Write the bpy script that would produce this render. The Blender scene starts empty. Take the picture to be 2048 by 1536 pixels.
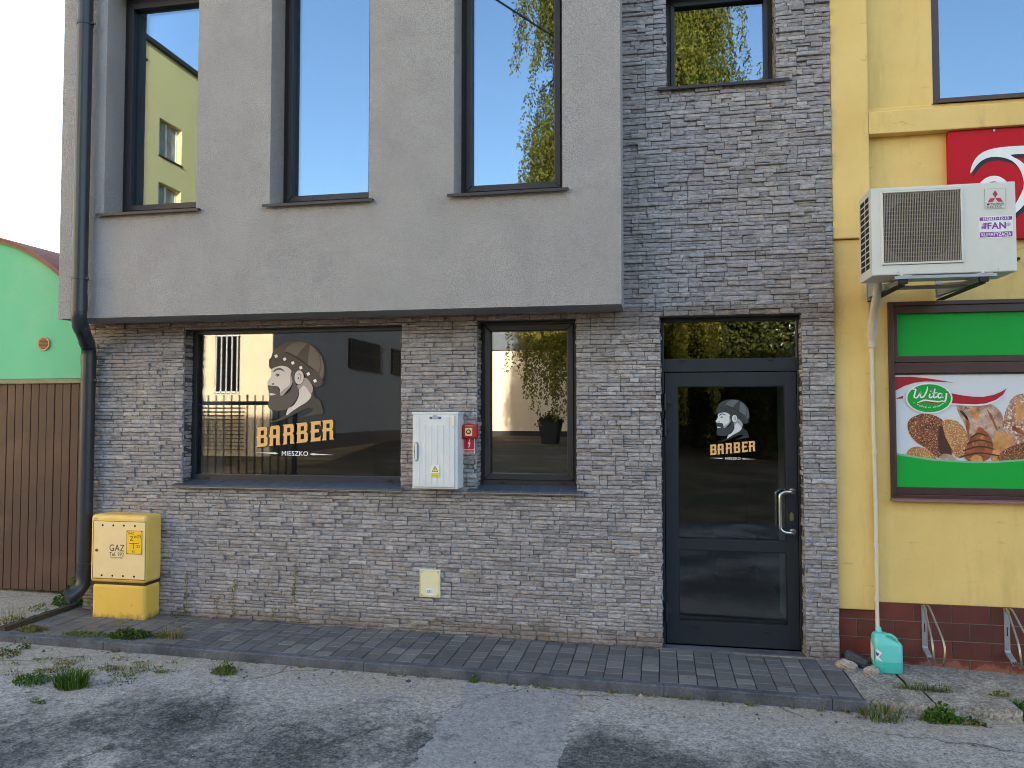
import bpy, math, random
import numpy as np
from mathutils import Vector, Matrix
R = math.radians
scene = bpy.context.scene
COL = scene.collection
rnd = random.Random(7)

# ------------------------------------------------------------------ camera
cam = bpy.data.cameras.new('camera')
cam.sensor_width = 36.0
cam.lens = 36.0 * 1538 / 2048
cam.clip_start = 0.05
cam.clip_end = 3000
camo = bpy.data.objects.new('camera', cam)
COL.objects.link(camo)
camo.location = (0, -5.8, 1.75)
camo.rotation_euler = (R(90 + 2.2), 0, R(10.9))
scene.camera = camo

# ------------------------------------------------------------------ world, sun, exposure
SUN_EL, SUN_AZ = 11.0, 12.0          # low sun behind the houses
w = bpy.data.worlds.new('World')
scene.world = w
w.use_nodes = True
wn = w.node_tree
wn.nodes.clear()
sky = wn.nodes.new('ShaderNodeTexSky')
sky.sky_type = 'NISHITA'
sky.sun_disc = False
sky.sun_elevation = R(SUN_EL)
sky.sun_rotation = R(SUN_AZ)
sky.air_density = 1.0
sky.dust_density = 0.9
sky.ozone_density = 1.0
tint = wn.nodes.new('ShaderNodeMixRGB')
tint.blend_type = 'MULTIPLY'
tint.inputs[0].default_value = 1.0
tint.inputs[2].default_value = (1.03, 0.96, 0.975, 1)
bg = wn.nodes.new('ShaderNodeBackground')
bg.inputs[1].default_value = 0.15
wo = wn.nodes.new('ShaderNodeOutputWorld')
wn.links.new(sky.outputs[0], tint.inputs[1])
wn.links.new(tint.outputs[0], bg.inputs[0])
wn.links.new(bg.outputs[0], wo.inputs[0])
sl = bpy.data.lights.new('sun', 'SUN')
sl.energy = 4.0
sl.angle = R(0.5)
sl.color = (1.0, 0.88, 0.74)
slo = bpy.data.objects.new('sun', sl)
COL.objects.link(slo)
sd = Vector((math.sin(R(SUN_AZ)) * math.cos(R(SUN_EL)), math.cos(R(SUN_AZ)) * math.cos(R(SUN_EL)), math.sin(R(SUN_EL))))
slo.rotation_euler = sd.to_track_quat('Z', 'Y').to_euler()
slo.location = (0, 30, 30)
scene.view_settings.view_transform = 'Standard'
scene.view_settings.look = 'None'
scene.view_settings.gamma = 1.0
scene.view_settings.exposure = 2.68
scene.cycles.use_denoising = True
scene.cycles.denoiser = 'OPENIMAGEDENOISE'
scene.cycles.denoising_input_passes = 'RGB_ALBEDO_NORMAL'
scene.cycles.denoising_prefilter = 'ACCURATE'
scene.cycles.filter_width = 1.0
scene.cycles.max_bounces = 8
scene.cycles.transparent_max_bounces = 12
scene.cycles.sample_clamp_indirect = 6.0
scene.cycles.caustics_reflective = False
scene.cycles.caustics_refractive = False

# ------------------------------------------------------------------ material helpers
def lin(c):
    return tuple(((v / 255 / 12.92) if v / 255 <= .04045 else ((v / 255 + .055) / 1.055) ** 2.4) for v in c)
def L4(c):
    return (*lin(c), 1.0)

class NT:
    def __init__(s, name):
        s.m = bpy.data.materials.new(name)
        s.m.use_nodes = True
        s.t = s.m.node_tree
        s.t.nodes.clear()
        s.out = s.t.nodes.new('ShaderNodeOutputMaterial')
        s._c = None
    def n(s, typ, ins=None, **props):
        nd = s.t.nodes.new('ShaderNode' + typ)
        for k, v in props.items():
            setattr(nd, k, v)
        for k, v in (ins or {}).items():
            if isinstance(v, bpy.types.NodeSocket):
                s.t.links.new(v, nd.inputs[k])
            else:
                nd.inputs[k].default_value = v
        return nd
    def co(s, scale=(1, 1, 1)):
        if s._c is None:
            s._c = s.n('TexCoord').outputs['Object']
        if scale == (1, 1, 1):
            return s._c
        return s.n('Mapping', {0: s._c, 3: scale}).outputs[0]
    def noise(s, scale, detail=3, rough=.55, sc=(1, 1, 1), col=False):
        return s.n('TexNoise', {'Vector': s.co(sc), 'Scale': scale, 'Detail': detail, 'Roughness': rough}).outputs['Color' if col else 0]
    def ramp(s, f, stops, interp='LINEAR'):
        nd = s.n('ValToRGB', {0: f})
        nd.color_ramp.interpolation = interp
        e = nd.color_ramp.elements
        while len(e) < len(stops):
            e.new(.5)
        for i, (p, c) in enumerate(stops):
            e[i].position = p
            e[i].color = c if isinstance(c, tuple) and len(c) == 4 else (c, c, c, 1)
        return nd.outputs[0]
    def mix(s, f, a, b, mode='MIX'):
        return s.n('MixRGB', {0: f, 1: a, 2: b}, blend_type=mode).outputs[0]
    def math(s, op, a, b=0.0, clamp=False):
        return s.n('Math', {0: a, 1: b}, operation=op, use_clamp=clamp).outputs[0]
    def bump(s, h, strength, dist, normal=None):
        i = {'Height': h, 'Strength': strength, 'Distance': dist}
        if normal is not None:
            i['Normal'] = normal
        return s.n('Bump', i).outputs[0]
    def sep(s):
        return s.n('SeparateXYZ', {0: s.co()}).outputs
    def pbr(s, **ins):
        nd = s.n('BsdfPrincipled', ins)
        s.t.links.new(nd.outputs[0], s.out.inputs[0])
        return s.m

def surf(name, c, rough=.6, metal=0.0, var=.12, vs=6.0, bump=0.0, bs=60.0, bd=.002, spec=.4, stain=None, sstr=.5, emis=None):
    t = NT(name)
    base = L4(c)
    n1 = t.noise(vs, 5)
    f = t.ramp(n1, [(.25, 1 - var), (.75, 1 + var * .6)])
    col = t.mix(1.0, base, f, 'MULTIPLY')
    if stain:
        m = t.ramp(t.noise(vs * .45, 7, .7), [(.5, 0.0), (.72, sstr)])
        col = t.mix(m, col, L4(stain))
    rr = t.math('MULTIPLY_ADD', t.noise(vs * 3, 2), .15)
    rr = t.math('ADD', t.math('MULTIPLY', t.noise(vs * 3, 2), .2), rough - .1, True)
    ins = {'Base Color': col, 'Roughness': rr, 'Metallic': metal, 'Specular IOR Level': spec}
    if bump:
        ins['Normal'] = t.bump(t.noise(bs, 4, .6), bump, bd)
    return t.pbr(**ins)

# ------------------------------------------------------------------ mesh builder
class M:
    def __init__(s):
        s.v, s.f, s.mi = [], [], []
    def add(s, vs, fs, mi=0):
        o = len(s.v)
        s.v.extend(tuple(p) for p in vs)
        for f in fs:
            s.f.append(tuple(i + o for i in f))
            s.mi.append(mi)
        return s
    def box(s, x0, x1, y0, y1, z0, z1, mi=0):
        v = [(x0, y0, z0), (x1, y0, z0), (x1, y1, z0), (x0, y1, z0), (x0, y0, z1), (x1, y0, z1), (x1, y1, z1), (x0, y1, z1)]
        return s.add(v, [(0, 3, 2, 1), (4, 5, 6, 7), (0, 1, 5, 4), (1, 2, 6, 5), (2, 3, 7, 6), (3, 0, 4, 7)], mi)
    def prism(s, pts, axis, a, b, mi=0):
        """pts 2-D outline extruded from a to b along an axis"""
        n = len(pts)
        def mk(p, t):
            return {'x': (t, p[0], p[1]), 'y': (p[0], t, p[1]), 'z': (p[0], p[1], t)}[axis]
        v = [mk(p, a) for p in pts] + [mk(p, b) for p in pts]
        f = [tuple(range(n)), tuple(range(2 * n - 1, n - 1, -1))]
        for i in range(n):
            j = (i + 1) % n
            f.append((i, i + n, j + n, j))
        return s.add(v, f, mi)
    def tube(s, path, r, n=10, mi=0, cap=True):
        path = [Vector(p) for p in path]
        rr = r if isinstance(r, (list, tuple)) else [r] * len(path)
        vs = []
        up = Vector((0.13, 0.27, 1)).normalized()
        for i, p in enumerate(path):
            d = (path[min(i + 1, len(path) - 1)] - path[max(i - 1, 0)]).normalized()
            if abs(d.dot(up)) > .97:
                u = d.cross(Vector((1, .1, 0))).normalized()
            else:
                u = d.cross(up).normalized()
            if i and u.dot(pu) < 0:
                u = -u
            # keep frame continuous
            if i:
                q = pu - d * pu.dot(d)
                if q.length > 1e-4:
                    u = q.normalized()
            pu = u
            v2 = d.cross(u)
            for k in range(n):
                a = 2 * math.pi * k / n
                vs.append(p + u * math.cos(a) * rr[i] + v2 * math.sin(a) * rr[i])
        fs = []
        for i in range(len(path) - 1):
            for k in range(n):
                k2 = (k + 1) % n
                fs.append((i * n + k, i * n + k2, (i + 1) * n + k2, (i + 1) * n + k))
        if cap:
            fs.append(tuple(range(n - 1, -1, -1)))
            fs.append(tuple(range((len(path) - 1) * n, len(path) * n)))
        return s.add(vs, fs, mi)
    def cyl(s, c, axis, r, h, n=20, mi=0):
        c = Vector(c)
        d = {'x': Vector((1, 0, 0)), 'y': Vector((0, 1, 0)), 'z': Vector((0, 0, 1))}[axis]
        return s.tube([c, c + d * h], r, n, mi)
    def poly(s, pts, y, mi=0):
        a = sum(pts[i][0] * pts[(i + 1) % len(pts)][1] - pts[(i + 1) % len(pts)][0] * pts[i][1] for i in range(len(pts)))
        if a < 0:
            pts = pts[::-1]
        return s.add([(p[0], y, p[1]) for p in pts], [tuple(range(len(pts)))], mi)
    def build(s, name, mats, root=None, parent=None, smooth=False, bevel=0, seg=2, bang=30):
        me = bpy.data.meshes.new(name)
        off = Vector(root.location) if root is not None else Vector((0, 0, 0))
        me.from_pydata([(p[0] - off.x, p[1] - off.y, p[2] - off.z) for p in s.v], [], s.f)
        for m in (mats if isinstance(mats, (list, tuple)) else [mats]):
            me.materials.append(m)
        me.polygons.foreach_set('material_index', s.mi)
        if smooth:
            me.polygons.foreach_set('use_smooth', [True] * len(s.f))
        me.update()
        if smooth:
            try:
                me.set_sharp_from_angle(angle=R(40))
            except Exception:
                pass
        o = bpy.data.objects.new(name, me)
        COL.objects.link(o)
        par = parent if parent is not None else root
        if par is not None:
            o.parent = par
        if bevel:
            b = o.modifiers.new('bevel', 'BEVEL')
            b.width = bevel
            b.segments = seg
            b.limit_method = 'ANGLE'
            b.angle_limit = R(bang)
            b.harden_normals = False
        return o

def smoothpts(pts, k=4, closed=True):
    out = []
    n = len(pts)
    for i in range(n if closed else n - 1):
        p0, p1, p2, p3 = (pts[(i - 1) % n], pts[i], pts[(i + 1) % n], pts[(i + 2) % n]) if closed else (pts[max(i - 1, 0)], pts[i], pts[i + 1], pts[min(i + 2, n - 1)])
        for j in range(k):
            t = j / k
            out.append(tuple(.5 * (2 * p1[q] + (p2[q] - p0[q]) * t + (2 * p0[q] - 5 * p1[q] + 4 * p2[q] - p3[q]) * t * t + (3 * p1[q] - p0[q] - 3 * p2[q] + p3[q]) * t ** 3) for q in range(len(p1))))
    if not closed:
        out.append(tuple(pts[-1]))
    return out

def thing(name, loc, label, cat, group=None):
    o = bpy.data.objects.new(name, None)
    o.empty_display_size = .1
    COL.objects.link(o)
    o.location = loc
    o['label'] = label
    o['category'] = cat
    if group:
        o['group'] = group
    return o
def tag(o, label, cat, group=None, kind=None):
    if kind:
        o['kind'] = kind
        if label:
            o['label'] = label
        return o
    o['label'] = label
    o['category'] = cat
    if group:
        o['group'] = group
    return o

def text(mb, s, x, y, z, size, mi=0, bold=0.0, sx=1.0, shear=0.0, rot=0.0, align='LEFT', rise=0.0, fit=None):
    c = bpy.data.curves.new('lettering', 'FONT')
    c.body = s
    c.size = size
    c.offset = bold
    c.shear = shear
    c.resolution_u = 3
    c.space_character = 1.06
    c.align_x = align
    o = bpy.data.objects.new('lettering', c)
    COL.objects.link(o)
    dg = bpy.context.evaluated_depsgraph_get()
    dg.update()
    me = bpy.data.meshes.new_from_object(o.evaluated_get(dg))
    cr, sr = math.cos(rot), math.sin(rot)
    if fit:
        xx_ = [v.co.x for v in me.vertices]
        sx = fit / (max(xx_) - min(xx_))
    vs = []
    for v in me.vertices:
        a, b = v.co.x * sx, v.co.y
        a, b = a * cr - b * sr, a * sr + b * cr
        vs.append((x + a, y, z + b + rise * a))
    mb.add(vs, [tuple(p.vertices) for p in me.polygons], mi)
    bpy.data.objects.remove(o)
    bpy.data.curves.remove(c)
    bpy.data.meshes.remove(me)

def cells(x0, x1, z0, z1, ops):
    xs = sorted({x0, x1, *[min(max(v, x0), x1) for o in ops for v in o[:2]]})
    zs = sorted({z0, z1, *[min(max(v, z0), z1) for o in ops for v in o[2:4]]})
    for a, b in zip(xs, xs[1:]):
        for c, d in zip(zs, zs[1:]):
            mx, mz = (a + b) / 2, (c + d) / 2
            if not any(o[0] < mx < o[1] and o[2] < mz < o[3] for o in ops):
                yield a, b, c, d
def pierced(mb, x0, x1, z0, z1, ops, y, depth, mi=0, rmi=None):
    """front wall in plane y (facing -y) with openings and their reveals"""
    rmi = mi if rmi is None else rmi
    for a, b, c, d in cells(x0, x1, z0, z1, ops):
        mb.add([(a, y, c), (b, y, c), (b, y, d), (a, y, d)], [(0, 1, 2, 3)], mi)
    for a, b, c, d in [o[:4] for o in ops]:
        e = y + depth
        mb.add([(a, y, c), (a, e, c), (a, e, d), (a, y, d)], [(0, 3, 2, 1)], rmi)
        mb.add([(b, y, c), (b, e, c), (b, e, d), (b, y, d)], [(0, 1, 2, 3)], rmi)
        mb.add([(a, y, d), (b, y, d), (b, e, d), (a, e, d)], [(0, 3, 2, 1)], rmi)
        mb.add([(a, y, c), (b, y, c), (b, e, c), (a, e, c)], [(0, 1, 2, 3)], rmi)
def frame(mb, x0, x1, z0, z1, y0, y1, wl, wr=None, wb=None, wt=None, mi=0):
    """rectangular frame whose four members are butted end to end"""
    wr = wl if wr is None else wr
    wb = wl if wb is None else wb
    wt = wl if wt is None else wt
    mb.prism([(x0, z0), (x0 + wl, z0 + wb), (x0 + wl, z1 - wt), (x0, z1)], 'y', y0, y1, mi)
    mb.prism([(x1, z0), (x1, z1), (x1 - wr, z1 - wt), (x1 - wr, z0 + wb)], 'y', y0, y1, mi)
    mb.prism([(x0, z0), (x1, z0), (x1 - wr, z0 + wb), (x0 + wl, z0 + wb)], 'y', y0, y1, mi)
    mb.prism([(x0, z1), (x0 + wl, z1 - wt), (x1 - wr, z1 - wt), (x1, z1)], 'y', y0, y1, mi)
def recalc(o):
    import bmesh
    bm = bmesh.new()
    bm.from_mesh(o.data)
    bmesh.ops.recalc_face_normals(bm, faces=bm.faces)
    bm.to_mesh(o.data)
    bm.free()

# ------------------------------------------------------------------ materials
def m_stucco():
    t = NT('grey_stucco')
    g = t.noise(105, 3, .8)
    v = t.n('TexVoronoi', {'Vector': t.co(), 'Scale': 120.0}).outputs[0]
    h = t.math('ADD', g, t.math('MULTIPLY', v, .7))
    big = t.noise(3.2, 7, .66)
    streak = t.noise(2.2, 5, .6, (2.5, 1, .35))
    base = t.ramp(big, [(.3, L4((138, 134, 133))), (.5, L4((144, 141, 139))), (.72, L4((149, 145, 143)))])
    base = t.mix(t.ramp(streak, [(.55, 0.0), (.8, .15)]), base, L4((122, 117, 114)))
    sp = t.ramp(t.math('MULTIPLY', h, .6), [(.32, .48), (.45, .98), (.58, 1.38)])
    col = t.mix(1.0, base, sp, 'MULTIPLY')
    return t.pbr(**{'Base Color': col, 'Roughness': .92, 'Specular IOR Level': .15, 'Normal': t.bump(h, .75, .004)})
def m_stone(name='stacked_stone', dirt=True):
    t = NT(name)
    r = t.n('NewGeometry').outputs['Random Per Island']
    col = t.ramp(r, [(0, L4((136, 131, 132))), (.25, L4((158, 153, 153))), (.5, L4((149, 144, 145))), (.72, L4((166, 161, 161))), (.9, L4((151, 144, 143))), (1, L4((174, 169, 169)))])
    s1 = t.noise(34, 6, .72, (1, 1, 1.15))
    col = t.mix(1.0, col, t.ramp(s1, [(.3, .66), (.5, 1.0), (.70, 1.28)]), 'MULTIPLY')
    rg_ = t.math('ABSOLUTE', t.math('SUBTRACT', t.noise(15, 5, .6, (1, 1, 1.7)), .5))
    col = t.mix(1.0, col, t.ramp(rg_, [(0.0, .55), (.013, 1.0)]), 'MULTIPLY')
    area = t.noise(1.3, 4, .6)
    col = t.mix(1.0, col, t.ramp(area, [(.3, .9), (.7, 1.07)]), 'MULTIPLY')
    if dirt:
        z = t.sep()[2]
        nz = t.noise(3.5, 6, .7)
        low = t.math('SUBTRACT', t.math('MULTIPLY', nz, .42), z)
        low = t.ramp(low, [(-.0, 0.0), (.14, .6)])
        col = t.mix(low, col, L4((112, 98, 84)))
        # leak marks below the bay, strongest at its left end
        up = t.math('ADD', t.math('SUBTRACT', z, 2.46), t.math('MULTIPLY', nz, .26))
        lx = t.ramp(t.math('MULTIPLY', t.sep()[0], -.2), [(.05, .35), (.75, .55), (.93, .95)])
        msk = t.math('MULTIPLY', t.ramp(up, [(.0, 0.0), (.14, 1.0)]), lx)
        top = t.ramp(z, [(2.53 / 6, 1.0), (2.56 / 6, 0.0)])
        zz = t.math('LESS_THAN', z, 2.54)
        col = t.mix(t.math('MULTIPLY', msk, zz), col, L4((92, 76, 52)))
    return t.pbr(**{'Base Color': col, 'Roughness': .85, 'Specular IOR Level': .22,
                    'Normal': t.bump(t.math('ADD', t.math('MULTIPLY', t.ramp(rg_, [(0.0, 0.0), (.05, 1.0)]), .5), t.noise(26, 6, .72, (1, 1, 1.3))), .6, .008)})
def m_glass(name, refl, tintc=(.62, .66, .66, 1), coat=(.97, .98, 1, 1)):
    t = NT(name)
    tr = t.n('BsdfTransparent', {0: tintc})
    gl = t.n('BsdfGlossy', {0: coat, 'Roughness': 0.0,
                            'Normal': t.bump(t.noise(1.7, 1, .4), .05, .003)})
    fr = t.n('Fresnel', {0: 1.45}).outputs[0]
    f = t.math('ADD', t.math('MULTIPLY', fr, 1.0), refl, True)
    mx = t.n('MixShader', {0: f, 1: tr.outputs[0], 2: gl.outputs[0]})
    t.t.links.new(mx.outputs[0], t.out.inputs[0])
    return t.m
def m_yellow():
    t = NT('yellow_render')
    big = t.noise(1.1, 7, .65)
    col = t.ramp(big, [(.3, L4((212, 178, 106))), (.55, L4((222, 190, 118))), (.75, L4((228, 198, 128)))])
    cr = t.n('TexVoronoi', {'Vector': t.n('Mapping', {0: t.mix(.25, t.co(), t.noise(3.0, 4, .6, col=True)), 3: (1.1, 1.1, 2.2)}).outputs[0], 'Scale': 1.15}, feature='DISTANCE_TO_EDGE').outputs[0]
    crack = t.math('MULTIPLY', t.ramp(cr, [(0.0, 1.0), (.006, 0.0)]), t.ramp(t.noise(.9, 3), [(.56, 0.0), (.62, .55)]))
    col = t.mix(crack, col, L4((120, 92, 55)))
    st = t.ramp(t.noise(2.0, 7, .7, (3, 3, .5)), [(.54, 0.0), (.75, .5)])
    col = t.mix(st, col, L4((178, 150, 95)))
    sc = t.ramp(t.noise(9, 8, .75, (.5, 1, 2.4)), [(.62, 0.0), (.70, .55)])
    col = t.mix(sc, col, L4((160, 134, 88)))
    h = t.math('ADD', t.noise(90, 4, .6), t.math('MULTIPLY', t.noise(6, 4), 1.5))
    return t.pbr(**{'Base Color': col, 'Roughness': .75, 'Specular IOR Level': .25, 'Normal': t.bump(h, .35, .004)})
def m_ground():
    t = NT('ground_asphalt')
    x, y, z = t.sep()
    fine = t.noise(62, 5, .85)
    mid = t.noise(24, 4, .7)
    spk = t.math('ADD', t.math('MULTIPLY', fine, .68), t.math('MULTIPLY', mid, .32))
    asp = t.ramp(spk, [(.40, L4((50, 49, 50))), (.5, L4((88, 86, 85))), (.60, L4((132, 129, 126)))])
    dus = t.ramp(spk, [(.38, L4((94, 90, 86))), (.49, L4((154, 149, 143))), (.60, L4((194, 188, 181)))])
    big = t.noise(.9, 6, .62, (1, .8, 1))
    # bare strip along the kerb and at the left is dusty
    edge = t.ramp(t.math('ADD', t.math('MULTIPLY', y, 1.0), 1.72), [(0, 0.0), (.75, .30)])
    left = t.ramp(t.math('MULTIPLY', t.math('ADD', x, 2.6), -.4), [(0, 0.0), (.8, .16)])
    dm = t.math('ADD', t.math('ADD', big, edge), left)
    dm = t.math('ADD', dm, t.math('MULTIPLY', t.math('SUBTRACT', t.noise(14, 5, .7), .5), .35))
    dmask = t.ramp(dm, [(.46, .0), (.64, 1.0)])
    col = t.mix(dmask, asp, dus)
    # sand near the kerb
    sand = t.ramp(spk, [(.36, L4((118, 108, 96))), (.5, L4((160, 150, 137))), (.64, L4((190, 181, 167)))])
    sm = t.math('ADD', t.math('ADD', y, 1.18), t.math('MULTIPLY', t.math('SUBTRACT', t.noise(2.2, 6, .65), .5), 1.1))
    sm = t.math('ADD', sm, t.ramp(t.math('MULTIPLY', t.math('ADD', x, 3.0), -.5), [(0, 0.0), (.6, .42)]))
    smask = t.ramp(sm, [(.0, 0.0), (.3, .85)])
    col = t.mix(smask, col, sand)
    # paler repair strip with a clean cut on its right side
    wob = t.math('MULTIPLY', t.math('SUBTRACT', t.noise(7, 4), .5), .05)
    xr = t.math('ADD', x, wob)
    wob2 = t.math('MULTIPLY', t.math('SUBTRACT', t.noise(3, 5), .5), .35)
    xl = t.math('ADD', x, wob2)
    pm = t.math('MULTIPLY', t.math('GREATER_THAN', xl, -1.24), t.math('LESS_THAN', xr, -.52))
    pm = t.math('MULTIPLY', pm, t.math('LESS_THAN', t.math('ADD', y, wob), -.87))
    pc = t.ramp(spk, [(.38, L4((110, 108, 107))), (.5, L4((148, 145, 143))), (.62, L4((176, 173, 170)))])
    pc = t.mix(t.ramp(t.noise(4, 6, .72), [(.6, 0.0), (.68, .6)]), pc, L4((84, 85, 88)))
    col = t.mix(pm, col, pc)
    cv = t.n('TexVoronoi', {'Vector': t.mix(.22, t.co(), t.noise(2.5, 5, .65, col=True)), 'Scale': .8}, feature='DISTANCE_TO_EDGE').outputs[0]
    ck = t.math('MULTIPLY', t.ramp(cv, [(0.0, 1.0), (.008, 0.0)]), t.ramp(t.noise(.8, 3), [(.45, 0.0), (.55, .8)]))
    col = t.mix(ck, col, L4((40, 39, 38)))
    far = t.ramp(t.math('ADD', t.math('MULTIPLY', y, -.1), t.math('MULTIPLY', t.noise(.25, 4), .6)), [(.95, 0.0), (1.0, 1.0)])
    col = t.mix(far, col, t.ramp(t.noise(.5, 6, .7), [(.35, L4((62, 66, 34))), (.5, L4((84, 70, 50))), (.65, L4((118, 98, 74)))]))
    h = t.math('ADD', fine, t.math('MULTIPLY', mid, 1.2))
    return t.pbr(**{'Base Color': col, 'Roughness': .93, 'Specular IOR Level': .2, 'Normal': t.bump(h, .8, .006)})
def m_paver():
    t = NT('dark_paver')
    r = t.n('NewGeometry').outputs['Random Per Island']
    col = t.ramp(r, [(0, L4((86, 84, 84))), (.5, L4((97, 95, 95))), (.85, L4((107, 105, 104))), (1, L4((120, 118, 116)))])
    col = t.mix(1.0, col, t.ramp(t.noise(170, 3, .7), [(.3, .75), (.7, 1.25)]), 'MULTIPLY')
    x = t.sep()[0]
    dn = t.math('ADD', t.noise(5, 7, .7), t.ramp(t.math('MULTIPLY', t.math('ADD', x, 3.1), -.5), [(0, 0.0), (.5, .2)]))
    col = t.mix(t.ramp(dn, [(.52, 0.0), (.74, .7)]), col, L4((108, 100, 92)))
    wh = t.ramp(t.noise(11, 3, .5), [(.74, 0.0), (.77, .5)])
    col = t.mix(wh, col, L4((150, 150, 148)))
    return t.pbr(**{'Base Color': col, 'Roughness': .8, 'Specular IOR Level': .3, 'Normal': t.bump(t.noise(120, 4, .7), .5, .003)})
def m_concrete(name, a, b, c, sc=1.0):
    t = NT(name)
    spk = t.math('ADD', t.math('MULTIPLY', t.noise(110 * sc, 3, .75), .6), t.math('MULTIPLY', t.noise(6 * sc, 6, .7), .4))
    col = t.ramp(spk, [(.36, L4(a)), (.5, L4(b)), (.64, L4(c))])
    col = t.mix(t.ramp(t.noise(3.4, 7, .75), [(.47, 0.0), (.68, .7)]), col, L4(tuple(int(v * .75) for v in a)))
    return t.pbr(**{'Base Color': col, 'Roughness': .92, 'Specular IOR Level': .2, 'Normal': t.bump(spk, .9, .008)})
def m_leaf(name, a, b, c, trans=.35):
    t = NT(name)
    r = t.n('NewGeometry').outputs['Random Per Island']
    col = t.ramp(r, [(0, L4(a)), (.5, L4(b)), (1, L4(c))])
    d = t.n('BsdfDiffuse', {0: col})
    tl = t.n('BsdfTranslucent', {0: col})
    mx = t.n('MixShader', {0: trans, 1: d.outputs[0], 2: tl.outputs[0]})
    t.t.links.new(mx.outputs[0], t.out.inputs[0])
    return t.m
def m_bread(name, dark, lightc, seedc, sc, thr=.56):
    t = NT(name)
    col = t.ramp(t.noise(14, 4, .6), [(.3, L4(dark)), (.7, L4(lightc))])
    sp = t.ramp(t.noise(sc, 3, .8), [(thr, 0.0), (thr + .05, .9)])
    col = t.mix(sp, col, L4(seedc))
    return t.pbr(**{'Base Color': col, 'Roughness': .45, 'Specular IOR Level': .4})

MT = {}
MT['stucco'] = m_stucco()
MT['stone'] = m_stone()
MT['glassU'] = m_glass('upper_window_glass', .14, coat=(.60, .80, 1, 1))
MT['glassL'] = m_glass('shop_window_glass', .055, (.86, .9, .9, 1))
MT['glassS'] = m_glass('narrow_window_glass', .17, (.8, .84, .84, 1))
MT['glassT'] = m_glass('transom_glass', .16, (.7, .74, .74, 1))
MT['glassD'] = m_glass('door_glass', .055, (.78, .82, .82, 1))
MT['yellow'] = m_yellow()
MT['ground'] = m_ground()
MT['paver'] = m_paver()
MT['anthr'] = surf('anthracite_metal', (36, 39, 46), .42, var=.08, bump=.05, bs=200)
MT['anthrb'] = surf('anthracite_foil', (40, 38, 41), .45, var=.1, vs=9, bump=.12, bs=120)
MT['door'] = surf('door_paint', (34, 39, 46), .4, var=.06, bump=.04, bs=200)
MT['sillm'] = surf('sill_sheet_metal', (52, 45, 45), .45, var=.15)
MT['tile'] = surf('slate_sill_tile', (68, 76, 90), .42, var=.18, vs=12, bump=.15, bs=90)
MT['grout'] = surf('grey_grout', (138, 134, 130), .9)
MT['pipe'] = surf('graphite_gutter_paint', (52, 56, 61), .34, metal=.2, var=.1, bump=.03, bs=40)
MT['blk'] = surf('black_plastic', (18, 18, 20), .5)
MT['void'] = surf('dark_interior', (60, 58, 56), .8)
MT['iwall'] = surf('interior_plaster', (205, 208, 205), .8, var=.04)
MT['idark'] = surf('interior_dimmed_plaster', (58, 56, 55), .8, var=.06)  # dimness of the rooms is put into this wall colour
MT['ifloor'] = surf('interior_floor_tile', (112, 108, 104), .55, var=.15)
MT['steel'] = surf('brushed_steel', (205, 205, 203), .24, metal=1.0, var=.05)
MT['galv'] = surf('galvanised_steel', (158, 160, 160), .42, metal=.5, var=.15, vs=20)
MT['gasy'] = surf('yellow_cabinet_plastic', (228, 188, 98), .46, var=.10, vs=4, stain=(188, 150, 80), sstr=.45)
MT['gasd'] = surf('cream_cabinet_door', (230, 202, 150), .44, var=.08, vs=5, stain=(206, 172, 116), sstr=.4)
def m_gasb():
    t = NT('yellow_cabinet_base')
    z = t.sep()[2]
    col = t.mix(t.ramp(t.noise(4, 5), [(.3, 0.0), (.7, .5)]), L4((224, 184, 84)), L4((206, 164, 70)))
    n_ = t.noise(14, 7, .75)
    col = t.mix(t.ramp(t.math('SUBTRACT', t.math('MULTIPLY', n_, .16), z), [(.06, 0.0), (.11, .85)]), col, L4((104, 84, 62)))
    col = t.mix(t.ramp(t.noise(30, 4, .7), [(.66, 0.0), (.72, .6)]), col, L4((150, 118, 60)))
    return t.pbr(**{'Base Color': col, 'Roughness': .7, 'Specular IOR Level': .3, 'Normal': t.bump(t.noise(40, 5), .4, .004)})
MT['gasb'] = m_gasb() if True else surf('yellow_cabinet_base', (222, 180, 76), .6, var=.1, vs=5, stain=(150, 120, 70), sstr=.6, bump=.2, bs=50)
MT['hole'] = surf('dark_hole', (14, 13, 12), .9)
MT['ink'] = surf('dark_print', (58, 42, 34), .6)
MT['signy'] = surf('yellow_sign', (240, 190, 20), .4, var=.05)
MT['rust'] = surf('rust_brown', (112, 72, 34), .8)
MT['white'] = surf('white_enamel', (212, 218, 216), .38, var=.04)
MT['lgrey'] = surf('pale_grey_plastic', (208, 211, 211), .42, var=.05)
MT['mgrey'] = surf('mid_grey_plastic', (140, 146, 146), .5)
MT['cream'] = surf('cream_plastic', (222, 214, 172), .45, var=.05)
MT['paper'] = surf('white_sticker', (226, 226, 222), .5)
MT['blueink'] = surf('blue_print', (70, 84, 130), .5)
MT['yelst'] = surf('warning_yellow', (226, 214, 70), .5)
MT['red'] = surf('red_plastic', (196, 28, 40), .35, var=.06)
MT['redsign'] = surf('red_sign_panel', (184, 26, 38), .5, var=.08, vs=2, spec=.12)
MT['acw'] = surf('aged_white_casing', (208, 206, 196), .45, var=.06, vs=3, stain=(176, 168, 150), sstr=.35)
MT['acg'] = surf('grille_beige', (158, 148, 132), .5)
MT['dark'] = surf('dark_coil', (38, 32, 28), .7, var=.3, vs=20)
MT['magenta'] = surf('crimson_emblem', (176, 40, 72), .45)
MT['purple'] = surf('purple_sticker', (132, 60, 148), .5)
MT['hose'] = surf('white_wrap', (206, 200, 186), .6, var=.15, vs=18, bump=.4, bs=30, bd=.006)
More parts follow.
